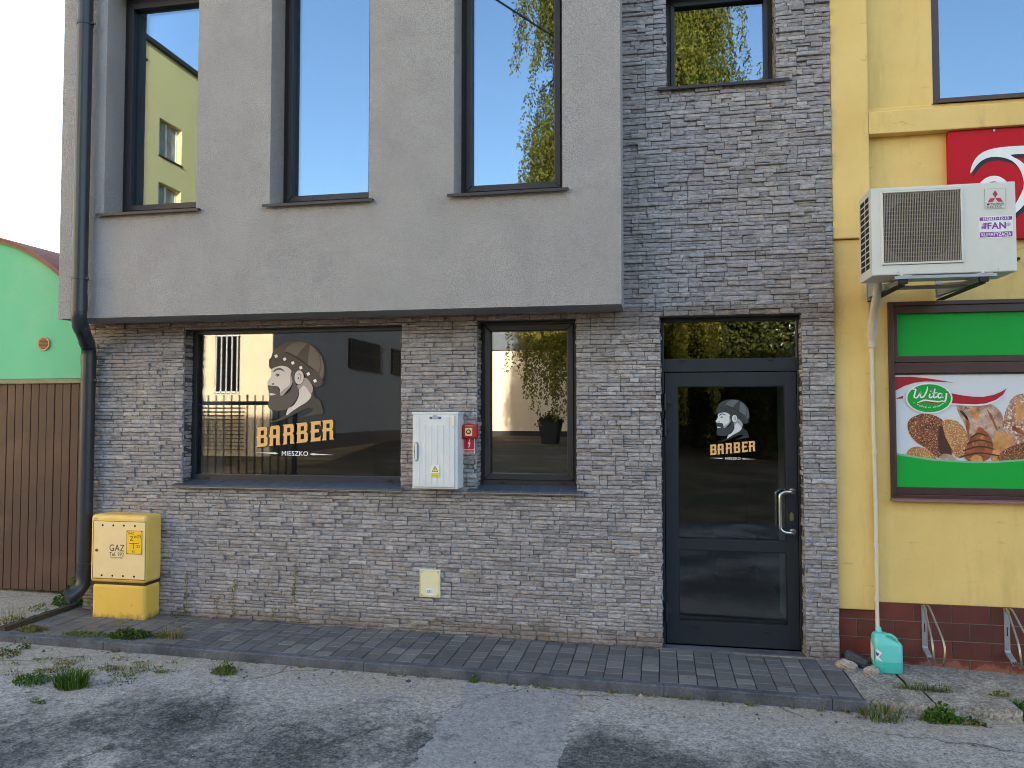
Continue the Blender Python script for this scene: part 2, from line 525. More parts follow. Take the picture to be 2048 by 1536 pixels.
MT['pvc'] = surf('white_plastic_tube', (206, 198, 180), .45, var=.1)
MT['woodb'] = surf('brown_window_foil', (70, 46, 40), .4, var=.22, vs=9)
MT['green'] = surf('green_film', (30, 158, 60), .45, var=.04, vs=2, spec=.15)
MT['greenl'] = surf('pale_green_edge', (120, 180, 140), .4)
MT['postw'] = surf('poster_white', (206, 210, 216), .35, var=.04)
MT['postred'] = surf('poster_crimson', (168, 20, 40), .35)
MT['mint'] = surf('mint_render', (108, 188, 144), .8, var=.09, vs=1.6, bump=.3, bs=50, stain=(140, 190, 150), sstr=.8)
MT['mintdirt'] = surf('chipped_mint_edge', (106, 118, 106), .9, var=.5, vs=30, bump=1.0, bs=25, bd=.01, stain=(60, 58, 55), sstr=.9)
MT['gate'] = surf('brown_gate_paint', (70, 48, 43), .55, var=.22, vs=2.2, bump=.1, bs=30, stain=(108, 82, 70), sstr=.5)
MT['lintel'] = surf('old_concrete_lintel', (142, 134, 106), .9, var=.25, vs=10, bump=.6, bs=40)
MT['rooft'] = surf('roof_sheet', (150, 100, 86), .85, var=.1)
MT['roofe'] = surf('brown_roof_edge', (126, 84, 72), .6, var=.15)
MT['terra'] = surf('terracotta_vent', (196, 120, 84), .7)
MT['btile'] = None
MT['kerb'] = m_concrete('dark_kerb', (66, 67, 71), (92, 94, 99), (120, 121, 124))
MT['edging'] = m_concrete('weathered_edging', (46, 40, 34), (72, 62, 50), (104, 92, 72))
MT['slab'] = m_concrete('old_concrete', (84, 78, 72), (150, 142, 131), (204, 196, 182), .55)
MT['rock'] = m_concrete('rubble', (110, 100, 88), (168, 156, 140), (200, 190, 174), .5)
MT['slate'] = m_concrete('dark_block', (50, 52, 56), (74, 76, 80), (96, 98, 102), .7)
MT['grassb'] = m_leaf('grass_blade', (48, 78, 28), (70, 100, 38), (104, 122, 58), .3)
MT['weed'] = m_leaf('weed_leaf', (54, 82, 34), (80, 108, 46), (112, 132, 66), .3)
MT['dry'] = m_leaf('dry_straw', (132, 112, 72), (160, 138, 92), (112, 110, 60), .2)
MT['wine'] = m_leaf('dark_weed_leaf', (52, 66, 34), (78, 58, 46), (66, 92, 40), .2)
MT['ocher'] = m_leaf('moss_ochre', (112, 100, 48), (136, 120, 60), (92, 102, 44), .2)
MT['birchl'] = m_leaf('birch_leaf', (88, 94, 32), (118, 116, 46), (152, 136, 64), .35)
MT['darkl'] = m_leaf('tree_leaf', (44, 56, 24), (62, 72, 32), (92, 88, 40), .3)
MT['bark'] = surf('bark', (70, 60, 52), .9, var=.4, vs=8, bump=.8, bs=20, bd=.02)
MT['teal'] = surf('teal_plastic', (100, 200, 190), .32, var=.05, spec=.5)
MT['teald'] = surf('teal_plastic_liquid', (70, 184, 168), .3, var=.04, spec=.5)

# ------------------------------------------------------------------ ground
def gz(x, y):
    z = .045 - .0150 * (min(max(x, -12), 6) + 5)
    if x < -4.8 and y > -.8:
        t = min(1, (y + .8) / 1.0)
        k = min(1, (-4.8 - x) / .12)
        z += .085 * t * t * (3 - 2 * t) * k
    if y < -6:
        z += .012 * min(-6 - y, 60)
    return z
def axis(lo, hi, fine0, fine1, step):
    a = list(np.arange(fine0, fine1 + 1e-6, step))
    s = step
    v = fine1
    while v < hi:
        s *= 1.5
        v += s
        a.append(v)
    s = step
    v = fine0
    b = []
    while v > lo:
        s *= 1.5
        v -= s
        b.append(v)
    return b[::-1] + a
gx = axis(-400, 400, -7.5, 4, .06)
gy = axis(-400, 400, -3.2, .9, .06)
g = M()
def wob(x, y):
    return .006 * math.sin(x * 3.1 + 1.3 * math.sin(y * 2.3)) * math.sin(y * 2.7 + x) + .0025 * math.sin(11 * x + 3 * y) * math.sin(9 * y - 4 * x)
g.v = [(x, y, gz(x, y) + (wob(x, y) if -7 < x < 4 and -3.2 < y < -.82 else 0)) for y in gy for x in gx]
nx = len(gx)
for j in range(len(gy) - 1):
    for i in range(nx - 1):
        g.f.append((j * nx + i, j * nx + i + 1, (j + 1) * nx + i + 1, (j + 1) * nx + i))
        g.mi.append(0)
go = g.build('ground', MT['ground'], smooth=True)
go['kind'] = 'structure'

# pavement of dark pavers in front of the barber shop
def pz(x):
    return .100 - .0133 * (x + 4.9)      # top of the paving
pv = M()
X0, X1 = -4.88, 1.20
x = X0
while x < X1 - .02:
    wd = min(.118 + rnd.uniform(-.004, .006), X1 - x)
    if X1 - (x + wd) < .05:
        wd = X1 - x
    y = -.725
    back = .02 if not (0.0 < x + wd / 2 < 1.0) else .12
    while y < back - .02:
        ln = rnd.choice([.09, .12, .12, .17])
        if back - (y + ln) < .05:
            ln = back - y
        gpp = .0028
        t1, t2, t3 = [rnd.uniform(-.0022, .0022) for _ in range(3)]
        a, b, c, d = x + gpp * .9, x + wd - gpp * .9, y + gpp * 1.6, y + ln - gpp * 1.6
        e = .004
        zt = lambda px, py: pz(px) + t1 + (px - x) * t2 * 6 + (py - y) * t3 * 6
        v = [(a, c, -.12), (b, c, -.12), (b, d, -.12), (a, d, -.12),
             (a, c, zt(a, c) - e), (b, c, zt(b, c) - e), (b, d, zt(b, d) - e), (a, d, zt(a, d) - e),
             (a + e, c + e, zt(a, c)), (b - e, c + e, zt(b, c)), (b - e, d - e, zt(b, d)), (a + e, d - e, zt(a, d))]
        pv.add(v, [(0, 1, 5, 4), (1, 2, 6, 5), (2, 3, 7, 6), (3, 0, 4, 7), (4, 5, 9, 8), (5, 6, 10, 9), (6, 7, 11, 10), (7, 4, 8, 11), (8, 9, 10, 11)])
        y += ln
    x += wd
pvo = pv.build('pavement', MT['paver'])
pvo['kind'] = 'structure'
pb = M()
pb.v = [(X0, -.735, pz(X0) - .010), (X1, -.735, pz(X1) - .010), (X1, .12, pz(X1) - .010), (X0, .12, pz(X0) - .010)]
pb.f = [(0, 1, 2, 3)]; pb.mi = [0]
MT['joint'] = surf('joint_sand', (30, 28, 27), .95, var=.4, vs=25)
o = pb.build('pavement_bedding', MT['joint']); o['kind'] = 'structure'
kb = M()
x = -4.99
kx1 = 1.20
while x < kx1 - .01:
    e = min(x + 1.0, kx1)
    za, zb = pz(x) + .003, pz(e) + .003
    ca = .008
    prof = lambda X, Z: [(X, -.80, Z - .2), (X, -.735, Z - .2), (X, -.735, Z), (X, -.80 + ca, Z), (X, -.80, Z - ca)]
    va, vb = prof(x + .002, za), prof(e - .002, zb)
    kb.add(va + vb, [(4, 3, 2, 1, 0), (5, 6, 7, 8, 9)] + [(i, (i + 1) % 5, (i + 1) % 5 + 5, i + 5) for i in range(5)])
    x = e
o = kb.build('kerb', MT['kerb']); recalc(o); o['kind'] = 'structure'
# dark edging that closes the paving at its left end
eg = M()
n = 14
for i in range(n):
    a, b = -.735 + i * .92 / n, -.735 + (i + 1) * .92 / n
    for (xa, xb, h) in ((-4.945, -4.89, .018), (-5.05, -4.96, -.02)):
        ja, jb = rnd.uniform(-.006, .006), rnd.uniform(-.006, .006)
        eg.add([(xa, a, 0), (xb, a, 0), (xb, b, 0), (xa, b, 0), (xa, a, .115 + h + ja), (xb, a, .115 + h), (xb, b, .115 + h), (xa, b, .115 + h + jb)],
               [(4, 5, 6, 7), (0, 1, 5, 4), (1, 2, 6, 5), (2, 3, 7, 6), (3, 0, 4, 7)])
o = eg.build('path_edging', MT['edging']); o['kind'] = 'structure'

# old concrete walk in front of the yellow shop
def sz(x, y):
    return .015 - .034 * (x - 1.3) * (1 + y / .8 * .9) - .004 * max(0, x - 2.5)
sb = M()
xs = list(np.arange(1.205, 2.145, .045)) + [2.145]
def slabpiece(xs, y0, y1):
    ys = list(np.linspace(y0, y1, 12))
    vs, fs = [], []
    for yy in ys:
        for xx in xs:
            vs.append((xx, yy, sz(xx, yy) + .003 * math.sin(xx * 17 + yy * 9) * math.sin(yy * 23)))
    m_ = len(xs)
    for j in range(len(ys) - 1):
        for i in range(m_ - 1):
            fs.append((j * m_ + i, j * m_ + i + 1, (j + 1) * m_ + i + 1, (j + 1) * m_ + i))
    b0 = len(vs)
    for xx in xs:
        vs.append((xx, y0 - .004, -.15))
    for i in range(m_ - 1):
        fs.append((b0 + i, b0 + i + 1, i + 1, i))
    rb = len(vs)
    vs += [(xs[-1], yy, -.15) for yy in ys]
    for j in range(len(ys) - 1):
        fs.append((rb + j, rb + j + 1, (j + 1) * m_ + m_ - 1, j * m_ + m_ - 1))
    sb.add(vs, fs)
def wavy(x): return 0
slabpiece([v for v in xs if v < 1.53] + [1.53], -.48, .10)
slabpiece([1.545] + list(np.arange(1.6, 6, .05)), -.48, .10)
slabpiece([v for v in xs if v < 1.60] + [1.60], -.75, -.49)
slabpiece([1.61] + [v for v in xs if 1.62 < v < 2.06] + [2.07], -.75, -.49)
slabpiece(list(np.arange(2.19, 6, .1)), -.75, -.49)
o = sb.build('concrete_walk', MT['slab']); o['kind'] = 'structure'

# loose grit lying at the foot of the kerb
gr = M()
for i in range(900):
    x = rnd.uniform(-5.2, 1.9)
    y = -.81 - abs(rnd.gauss(0, .16)) - (rnd.random() < .25) * rnd.uniform(0, 1.3)
    r = rnd.choice([.003, .004, .005, .007, .010])
    if rnd.random() < .01:
        r = .02
    z = gz(x, y)
    vs = [(x + rnd.uniform(-.3, .3) * r + dx * r, y + dy * r, z + dz * r * .8) for dx, dy, dz in ((1, 0, .1), (0, 1, .2), (-1, 0, .1), (0, -1, .1), (.1, .1, 1.2))]
    gr.add(vs, [(0, 1, 4), (1, 2, 4), (2, 3, 4), (3, 0, 4)], 0 if rnd.random() < .7 else 1)
o = gr.build('grit', [MT['rock'], MT['slate']]); o['kind'] = 'stuff'; o['label'] = 'loose grit scattered along the foot of the kerb'

MT['litter'] = m_leaf('dead_leaf', (96, 70, 44), (132, 104, 66), (74, 58, 42), .1)
lf_ = M()
for i in range(420):
    x = rnd.uniform(-5.3, 2.4)
    q = rnd.random()
    if q < .45:
        y, z = -.81 - abs(rnd.gauss(0, .05)), None
    elif q < .7:
        y, z = rnd.uniform(-2.6, -.85), None
    else:
        x = rnd.uniform(-4.8, 1.15); y = -.03 - abs(rnd.gauss(0, .05)) if rnd.random() < .6 else rnd.uniform(-.75, -.05); z = pz(x)
    z = gz(x, y) if z is None else z
    s_ = rnd.uniform(.006, .016)
    a = rnd.uniform(0, 6.28); c_, d_ = math.cos(a) * s_, math.sin(a) * s_
    lf_.add([(x, y, z + .002), (x + c_ * .5 - d_ * .35, y + d_ * .5 + c_ * .35, z + rnd.uniform(.002, .008)), (x + c_, y + d_, z + .004), (x + c_ * .5 + d_ * .35, y + d_ * .5 - c_ * .35, z + .003)], [(0, 3, 2, 1)])
o = lf_.build('leaf_litter', MT['litter']); o['kind'] = 'stuff'; o['label'] = 'dead leaf bits scattered on the ground and pavement'

# ------------------------------------------------------------------ stacked stone
def subtract(r, ops):
    out = [r]
    for a, b, c, d in ops:
        nxt = []
        for x0, x1, z0, z1 in out:
            if x1 <= a or x0 >= b or z1 <= c or z0 >= d:
                nxt.append((x0, x1, z0, z1)); continue
            if x0 < a: nxt.append((x0, a, z0, z1))
            if x1 > b: nxt.append((b, x1, z0, z1))
            xa, xb = max(x0, a), min(x1, b)
            if z0 < c: nxt.append((xa, xb, z0, c))
            if z1 > d: nxt.append((xa, xb, d, z1))
        out = nxt
    return out
nrand = np.random.RandomState(3)
def stone(mb, r, mp, dmax=.024):
    u0, u1, v0, v1 = r
    wdt, hgt = u1 - u0, v1 - v0
    if wdt < .006 or hgt < .005:
        return
    nu = max(2, int(wdt / .022) + 1)
    nv = 3 if hgt > .02 else 2
    d0 = rnd.uniform(.003, dmax + .003)
    tilt = rnd.uniform(-.004, .004)
    ph = rnd.uniform(0, 6.28)
    fr = rnd.uniform(25, 60)
    ridge = rnd.uniform(.2, .8)
    vs = []
    for j in range(nv + 1):
        v = v0 + hgt * j / nv
        for i in range(nu + 1):
            u = u0 + wdt * i / nu
            edge = (i in (0, nu)) or (j in (0, nv))
            wave = .0014 * math.sin(u * fr + ph + j * 1.7) + .0030 * (rnd.random() - .5)
            d = d0 + tilt * (i / nu - .5) * 2 + wave - (.0022 if edge else 0) + .0015 * (1 - abs(j / nv - ridge))
            uu = u + (.0016 if i == 0 else -.0016 if i == nu else rnd.uniform(-.003, .003))
            vv = v + (.0016 + rnd.random() * .0018 if j == 0 else -.0012 - rnd.random() * .0014 if j == nv else rnd.uniform(-.003, .003))
            vs.append(mp(uu, vv, max(.002, d)))
    fs = []
    m_ = nu + 1
    for j in range(nv):
        for i in range(nu):
            fs.append((j * m_ + i, j * m_ + i + 1, (j + 1) * m_ + i + 1, (j + 1) * m_ + i))
    ring = [i for i in range(nu + 1)] + [j * m_ + nu for j in range(1, nv + 1)] + [nv * m_ + i for i in range(nu - 1, -1, -1)] + [j * m_ for j in range(nv - 1, 0, -1)]
    base = len(vs)
    for k in ring:
        i, j = k % m_, k // m_
        vs.append(mp(u0 + wdt * i / nu, v0 + hgt * j / nv, -.006))
    for q in range(len(ring)):
        q2 = (q + 1) % len(ring)
        fs.append((ring[q2], ring[q], base + q, base + q2))
    mb.add(vs, fs)
def lay(mb, u0, u1, v0, v1, ops, mp, dmax=.024):
    """courses in bands of three; every band is a row of cladding panels with straight joints"""
    v = v0
    row = 0
    off = 0
    while v < v1 - .004:
        if row % 3 == 0:
            off = rnd.choice([0, .12, .18, .24])
            pw = .36
            cuts = []
            k = u0 - off
            while k < u1:
                if k > u0 + .02:
                    cuts.append(k)
                k += pw
            cuts.append(u1)
        h = rnd.choice([.027, .031, .034, .038])
        if v1 - (v + h) < .014:
            h = v1 - v
        u = u0
        ci = 0
        while u < u1 - .004:
            while ci < len(cuts) - 1 and cuts[ci] <= u + .001:
                ci += 1
            lim = cuts[ci] if cuts[ci] > u + .001 else u1
            ln = rnd.choice([.07, .10, .12, .15, .18])
            if lim - (u + ln) < .045:
                ln = lim - u
            parts = [(u, u + ln, v, v + h)]
            if rnd.random() < .07 and h > .033:
                k = v + h * rnd.uniform(.42, .58)
                parts = [(u, u + ln, v, k), (u, u + ln, k, v + h)]
            for p in parts:
                for s_ in subtract(p, ops):
                    stone(mb, s_, mp, dmax)
            u += ln
        v += h
        row += 1

BIG = (-3.91, -2.005, 1.165, 2.452)
SML = (-1.39, -.62, 1.165, 2.466)
DOR = (.005, 1.0, .03, 2.465)
TOP = (.064, .849, 4.18, 4.935)
WL, WR, WT = -4.83, 1.222, 7.6
root = thing('barber_shop', (-1.8, 0, 0), 'grey building with stacked stone ground floor and stucco bay above the barber window', 'building')
st = M()
front = lambda u, v, d: (u, -d, v)
lay(st, WL, WR, -.06, 2.54, [BIG, SML, DOR], front)
lay(st, -.27, WR, 2.54, 5.6, [TOP], front)
# returns of the openings, clad in the same stone
def ret_left(xx, dep, z0, z1):    # jamb at the left side of an opening, faces +x
    lay(st, 0.008, dep, z0, z1, [], lambda u, v, d: (xx + d - .006, u, v), .010)
def ret_right(xx, dep, z0, z1):
    lay(st, 0.008, dep, z0, z1, [], lambda u, v, d: (xx - d + .006, dep + .008 - u, v), .010)
ret_left(BIG[0], .115, 1.185, BIG[3])
ret_right(BIG[1], .115, 1.185, BIG[3])
ret_left(SML[0], .12, 1.185, SML[3])
ret_right(SML[1], .12, 1.185, SML[3])
ret_left(DOR[0], .10, DOR[2], DOR[3])
ret_right(DOR[1], .10, DOR[2], DOR[3])
ret_left(TOP[0], .14, TOP[2], TOP[3])
ret_right(TOP[1], .14, TOP[2], TOP[3])
st.build('stone_cladding', MT['stone'], root)
# wall core behind the cladding
MT['core'] = surf('shadow_gap_mortar', (72, 68, 68), .95)
cw = M()
pierced(cw, WL + .002, WR - .002, -.2, WT, [BIG, SML, DOR, TOP], .006, .34)
# outer shell: sides, back, roof
cw.add([(WL + .002, .006, -.2), (WL + .002, 9, -.2), (WL + .002, 9, WT), (WL + .002, .006, WT)], [(0, 3, 2, 1)])
cw.add([(WR - .002, .006, -.2), (WR - .002, 9, -.2), (WR - .002, 9, WT), (WR - .002, .006, WT)], [(0, 1, 2, 3)])
cw.add([(WL, 9, -.2), (WR, 9, -.2), (WR, 9, WT), (WL, 9, WT)], [(0, 3, 2, 1)])
cw.build('wall_core', MT['core'], root)
rf = M().box(WL - .05, WR + .02, -.42, 9.1, WT, WT + .12)
rf.build('roof', MT['sillm'], root)
# stucco bay
bay = M()
BX0, BX1, BY, BZ = -4.815, -.262, -.37, 2.52
W1 = (-4.41, -3.585, 3.365, 5.26)
W2 = (-2.955, -2.145, 3.365, 5.26)
W3 = (-1.483, -.677, 3.365, 5.26)
pierced(bay, BX0, BX1, BZ, WT, [W1, W2, W3], BY, .42)
bay.add([(BX0, BY, BZ), (BX0, .004, BZ), (BX0, .004, WT), (BX0, BY, WT)], [(0, 3, 2, 1)])
bay.add([(BX1, BY, BZ), (BX1, .004, BZ), (BX1, .004, WT), (BX1, BY, WT)], [(0, 1, 2, 3)])
bay.add([(BX0, BY, BZ), (BX1, BY, BZ), (BX1, .004, BZ), (BX0, .004, BZ)], [(0, 3, 2, 1)])
bay.build('stucco_bay', MT['stucco'], root)

# interiors seen faintly behind the panes
it = M()
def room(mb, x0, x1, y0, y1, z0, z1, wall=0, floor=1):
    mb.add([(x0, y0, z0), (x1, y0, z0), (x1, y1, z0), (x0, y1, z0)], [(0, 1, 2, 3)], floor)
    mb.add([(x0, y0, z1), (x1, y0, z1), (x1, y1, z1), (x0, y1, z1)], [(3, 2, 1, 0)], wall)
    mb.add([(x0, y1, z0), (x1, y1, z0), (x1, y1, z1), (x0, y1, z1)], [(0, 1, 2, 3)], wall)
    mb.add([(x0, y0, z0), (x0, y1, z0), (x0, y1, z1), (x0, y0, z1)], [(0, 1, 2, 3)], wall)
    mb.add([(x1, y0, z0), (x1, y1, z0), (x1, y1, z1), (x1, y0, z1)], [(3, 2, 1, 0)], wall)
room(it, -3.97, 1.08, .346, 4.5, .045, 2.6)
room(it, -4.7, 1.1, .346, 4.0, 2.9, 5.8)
it.box(-3.965, -3.909, .347, .62, .05, 2.55, 2)
it.box(-3.9095, -3.904, .19, .346, 1.18, 2.45, 2)
it.box(-2.01, -2.006, .19, .346, 1.18, 2.45, 2)
it.box(-3.903, -2.011, .19, .346, 1.166, 1.18, 2)
it.box(1.0, 1.05, .35, 1.2, .05, 2.3, 2)
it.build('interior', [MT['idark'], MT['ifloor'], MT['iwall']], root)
# furniture that shows as dim shapes through the door and window
M().box(-3.0, -2.3, 3.0, 3.5, .05, .95).build('counter', MT['void'], root)
fu = M()
fu.box(-1.9, -1.4, 2.4, 2.9, .45, .58)
fu.box(-1.88, -1.42, 2.82, 2.9, .58, 1.1)
fu.cyl((-1.65, 2.65, .05), 'z', .04, .4)
M().box(.55, .95, 2.4, 3.4, .05, .5).build('bench', MT['void'], root)
fu.build('barber_chair', MT['void'], root)

def window(op, yf, wl, wb, wt, mat, glass, sash=0.0, name='window', outer=.0, depth=.07, pane_y=None):
    x0, x1, z0, z1 = op
    f = M()
    frame(f, x0, x1, z0, z1, yf, yf + depth, wl - sash, None, wb - sash, wt - sash)
    o = f.build(name, mat, root, bevel=.003)
    if sash:
        s_ = M()
        a, b, c, d = x0 + wl - sash - .004, x1 - wl + sash + .004, z0 + wb - sash - .004, z1 - wt + sash + .004
        frame(s_, a, b, c, d, yf - .014, yf + .05, sash + .004)
        s_.build('sash', mat, root, parent=o, bevel=.005)
    py = yf + .025 if pane_y is None else pane_y
    p = M().box(x0 + wl - .006, x1 - wl + .006, py, py + .018, z0 + wb - .006, z1 - wt + .006)
    p.build('pane', glass, root, parent=o)
    return o
def metal_sill(o, x0, x1, y0, y1, z, mat):
    s_ = M()
    s_.prism([(y0, z - .018), (y0 + .004, z - .018), (y0 + .004, z - .004), (y1, z + .012), (y1, z + .018), (y0, z + .003)], 'x', x0, x1)
    b = s_.build('sill', mat, root, parent=o)
    recalc(b)
for W_ in (W1, W2, W3):
    o = window(W_, -.155, .086, .118, .11, MT['anthrb'], MT['glassU'], sash=.045)
    metal_sill(o, W_[0] - .04, W_[1] + .045, -.415, -.15, W_[2] - .01, MT['sillm'])
o = window(TOP, .13, .066, .07, .07, MT['anthr'], MT['glassU'], sash=.03)
metal_sill(o, TOP[0] - .068, TOP[1] + .085, -.055, .14, TOP[2] - .005, MT['sillm'])
bw = window(BIG, .105, .045, .075, .03, MT['anthr'], MT['glassL'], depth=.08)
sw = window(SML, .105, .082, .118, .068, MT['anthrb'], MT['glassS'], sash=.045, depth=.08)
for o, xs_, zz in ((bw, (-3.78, -2.16), 1.205), (sw, (-1.24, -.76), 1.205)):
    for xx in xs_:
        M().box(xx, xx + .045, .099, .106, zz, zz + .014).build('drain_cap', MT['blk'], root, parent=o, bevel=.003)
# tiled sills
def tile_sill(o, x0, x1, yb, off):
    yf = -.065
    zb, zf = 1.195, 1.162
    s_ = M()
    xx = x0
    first = True
    while xx < x1 - .01:
        e = min(xx + (off if first else .148), x1)
        first = False
        a, b = xx + .003, e - .003
        v = [(a, yf, zf - .012), (b, yf, zf - .012), (b, yb, zb - .012), (a, yb, zb - .012), (a, yf, zf), (b, yf, zf), (b, yb, zb), (a, yb, zb)]
        s_.add(v, [(0, 3, 2, 1), (4, 5, 6, 7), (0, 1, 5, 4), (1, 2, 6, 5), (2, 3, 7, 6), (3, 0, 4, 7)])
        xx = e
    v = [(x0, yf + .003, zf - .02), (x1, yf + .003, zf - .02), (x1, yb, zb - .03), (x0, yb, zb - .03), (x0, yf + .003, zf - .002), (x1, yf + .003, zf - .002), (x1, yb, zb - .003), (x0, yb, zb - .003)]
    s_.add(v, [(0, 3, 2, 1), (4, 5, 6, 7), (0, 1, 5, 4), (1, 2, 6, 5), (2, 3, 7, 6), (3, 0, 4, 7)], 1)
    s_.build('sill', [MT['tile'], MT['grout']], root, parent=o)
tile_sill(bw, -3.975, -1.975, .106, .1)
tile_sill(sw, -1.455, -.565, .106, .12)

# ---- emblem and lettering stuck on the glass
CAPB = [(405,470),(400,400),(420,370),(440,310),(490,255),(560,222),(640,205),(720,205),(800,225),(870,270),(930,340),(960,420),(972,500),(965,570),(948,600),(960,622),(940,652),(902,672),(870,662),(830,620),(800,588),(765,533),(735,503),(690,512),(650,520),(615,495),(585,468),(545,455),(500,458),(440,480)]
PANA = [(560,312),(590,258),(645,225),(722,212),(795,228),(740,290),(682,362),(620,338)]
PANB = [(800,232),(740,290),(688,364),(800,440),(810,335),(824,248)]
PANC = [(824,248),(880,290),(922,370),(930,455),(915,522),(868,488),(803,440),(810,340)]
LINE1 = [(575,308),(640,335),(740,395),(820,462),(872,500),(868,506),(815,474),(735,410),(636,346),(570,318)]
BAND = [(415,375),(480,345),(560,322),(640,350),(740,404),(820,474),(880,520),(925,555),(948,598),(960,622),(940,652),(902,672),(866,655),(800,588),(765,533),(735,503),(690,512),(650,520),(615,495),(585,468),(545,455),(500,458),(440,480),(405,468),(400,400)]
FACE = [(440,480),(500,460),(545,455),(600,472),(640,515),(645,560),(640,640),(600,700),(545,760),(515,750),(520,700),(495,665),(455,660),(440,656),(400,652),(384,635),(392,612),(412,580),(427,545),(422,510)]
FSH = [(640,520),(650,600),(640,650),(590,715),(530,768),(518,735),(560,695),(610,660),(626,615),(622,560)]
BEARD = [(392,655),(420,658),(455,662),(490,668),(505,690),(520,720),(528,762),(580,748),(630,708),(652,650),(640,575),(632,520),(690,512),(672,560),(676,620),(700,672),(712,712),(704,770),(680,820),(640,862),(590,902),(520,915),(450,908),(408,890),(398,850),(405,800),(408,762),(398,700)]
LIPS = [(412,732),(462,740),(482,746),(446,758),(412,757)]
NECK = [(715,700),(760,655),(800,680),(842,742),(830,790),(790,830),(720,872),(640,925),(588,962),(605,892),(660,860),(703,795),(716,745)]
NSH = [(772,578),(812,602),(860,680),(838,745),(800,692),(760,660),(718,700),(690,660),(720,652),(750,625)]
ROBE = [(858,690),(868,740),(882,780),(930,810),(950,870),(966,940),(900,955),(730,985),(800,950),(855,925),(862,900),(832,888),(760,905),(640,965),(520,1016),(400,1036),(480,1012),(570,962),(640,925),(720,872),(790,832),(832,790),(845,742)]
BROW = [(448,508),(480,482),(530,480),(568,516),(520,496),(482,500),(456,518)]
EYE = [(470,548),(490,535),(515,545),(500,562),(480,562)]
NOS = [(430,640),(452,632),(460,645),(440,648)]
RIM = [(935,352),(962,430),(968,520),(950,590),(925,556),(942,470)]
def LET(ch):
    sp = [[(0, 16), (1, 16), (1, 14.6)], [(0, 0), (1, 1.4), (1, 0)], [(.1, 8), (1, 9.2), (1, 6.8)]]
    stem = [(1, 0), (3.9, 0), (3.9, 16), (1, 16)]
    if ch == 'B':
        return sp + [stem, [(3.9, 13.2), (6.9, 13.2), (6.9, 16), (3.9, 16)], [(3.9, 7), (6.9, 7), (6.9, 9.6), (3.9, 9.6)], [(3.9, 0), (6.9, 0), (6.9, 2.8), (3.9, 2.8)],
                     [(6.9, 8.3), (8.6, 8.3), (9.6, 9.6), (9.6, 14.6), (8.6, 16), (6.9, 16)], [(6.9, 0), (8.7, 0), (10, 1.3), (10, 6.8), (8.6, 8.3), (6.9, 8.3)]]
    if ch == 'A':
        return [sp[1], sp[2], [(1, 0), (3.9, 0), (3.9, 16), (2.2, 16), (1, 14.6)], [(6.6, 0), (9.6, 0), (9.6, 14.6), (8.4, 16), (6.6, 16)],
                [(3.9, 13.2), (6.6, 13.2), (6.6, 16), (3.9, 16)], [(3.9, 6), (6.6, 6), (6.6, 8.6), (3.9, 8.6)], [(9.6, 0), (10.4, 0), (9.6, 1.4)]]
    if ch == 'R':
        return sp + [stem, [(3.9, 13.2), (6.7, 13.2), (6.7, 16), (3.9, 16)], [(3.9, 7), (6.7, 7), (6.7, 9.6), (3.9, 9.6)],
                     [(6.7, 8.3), (8.6, 8.3), (9.6, 9.6), (9.6, 14.6), (8.6, 16), (6.7, 16)], [(6.7, 0), (9.6, 0), (9.6, 6.8), (8.6, 8.3), (6.7, 8.3)], [(9.6, 0), (10.5, 0), (9.6, 1.4)]]
    return sp + [stem, [(3.9, 13.2), (9, 13.2), (9, 16), (3.9, 16)], [(3.9, 7), (7.6, 7), (7.6, 9.6), (3.9, 9.6)], [(3.9, 0), (9, 0), (9, 2.8), (3.9, 2.8)],
                 [(8, 2.8), (9, 2.8), (9, 4.8)], [(8, 13.2), (9, 13.2), (9, 11.4)]]
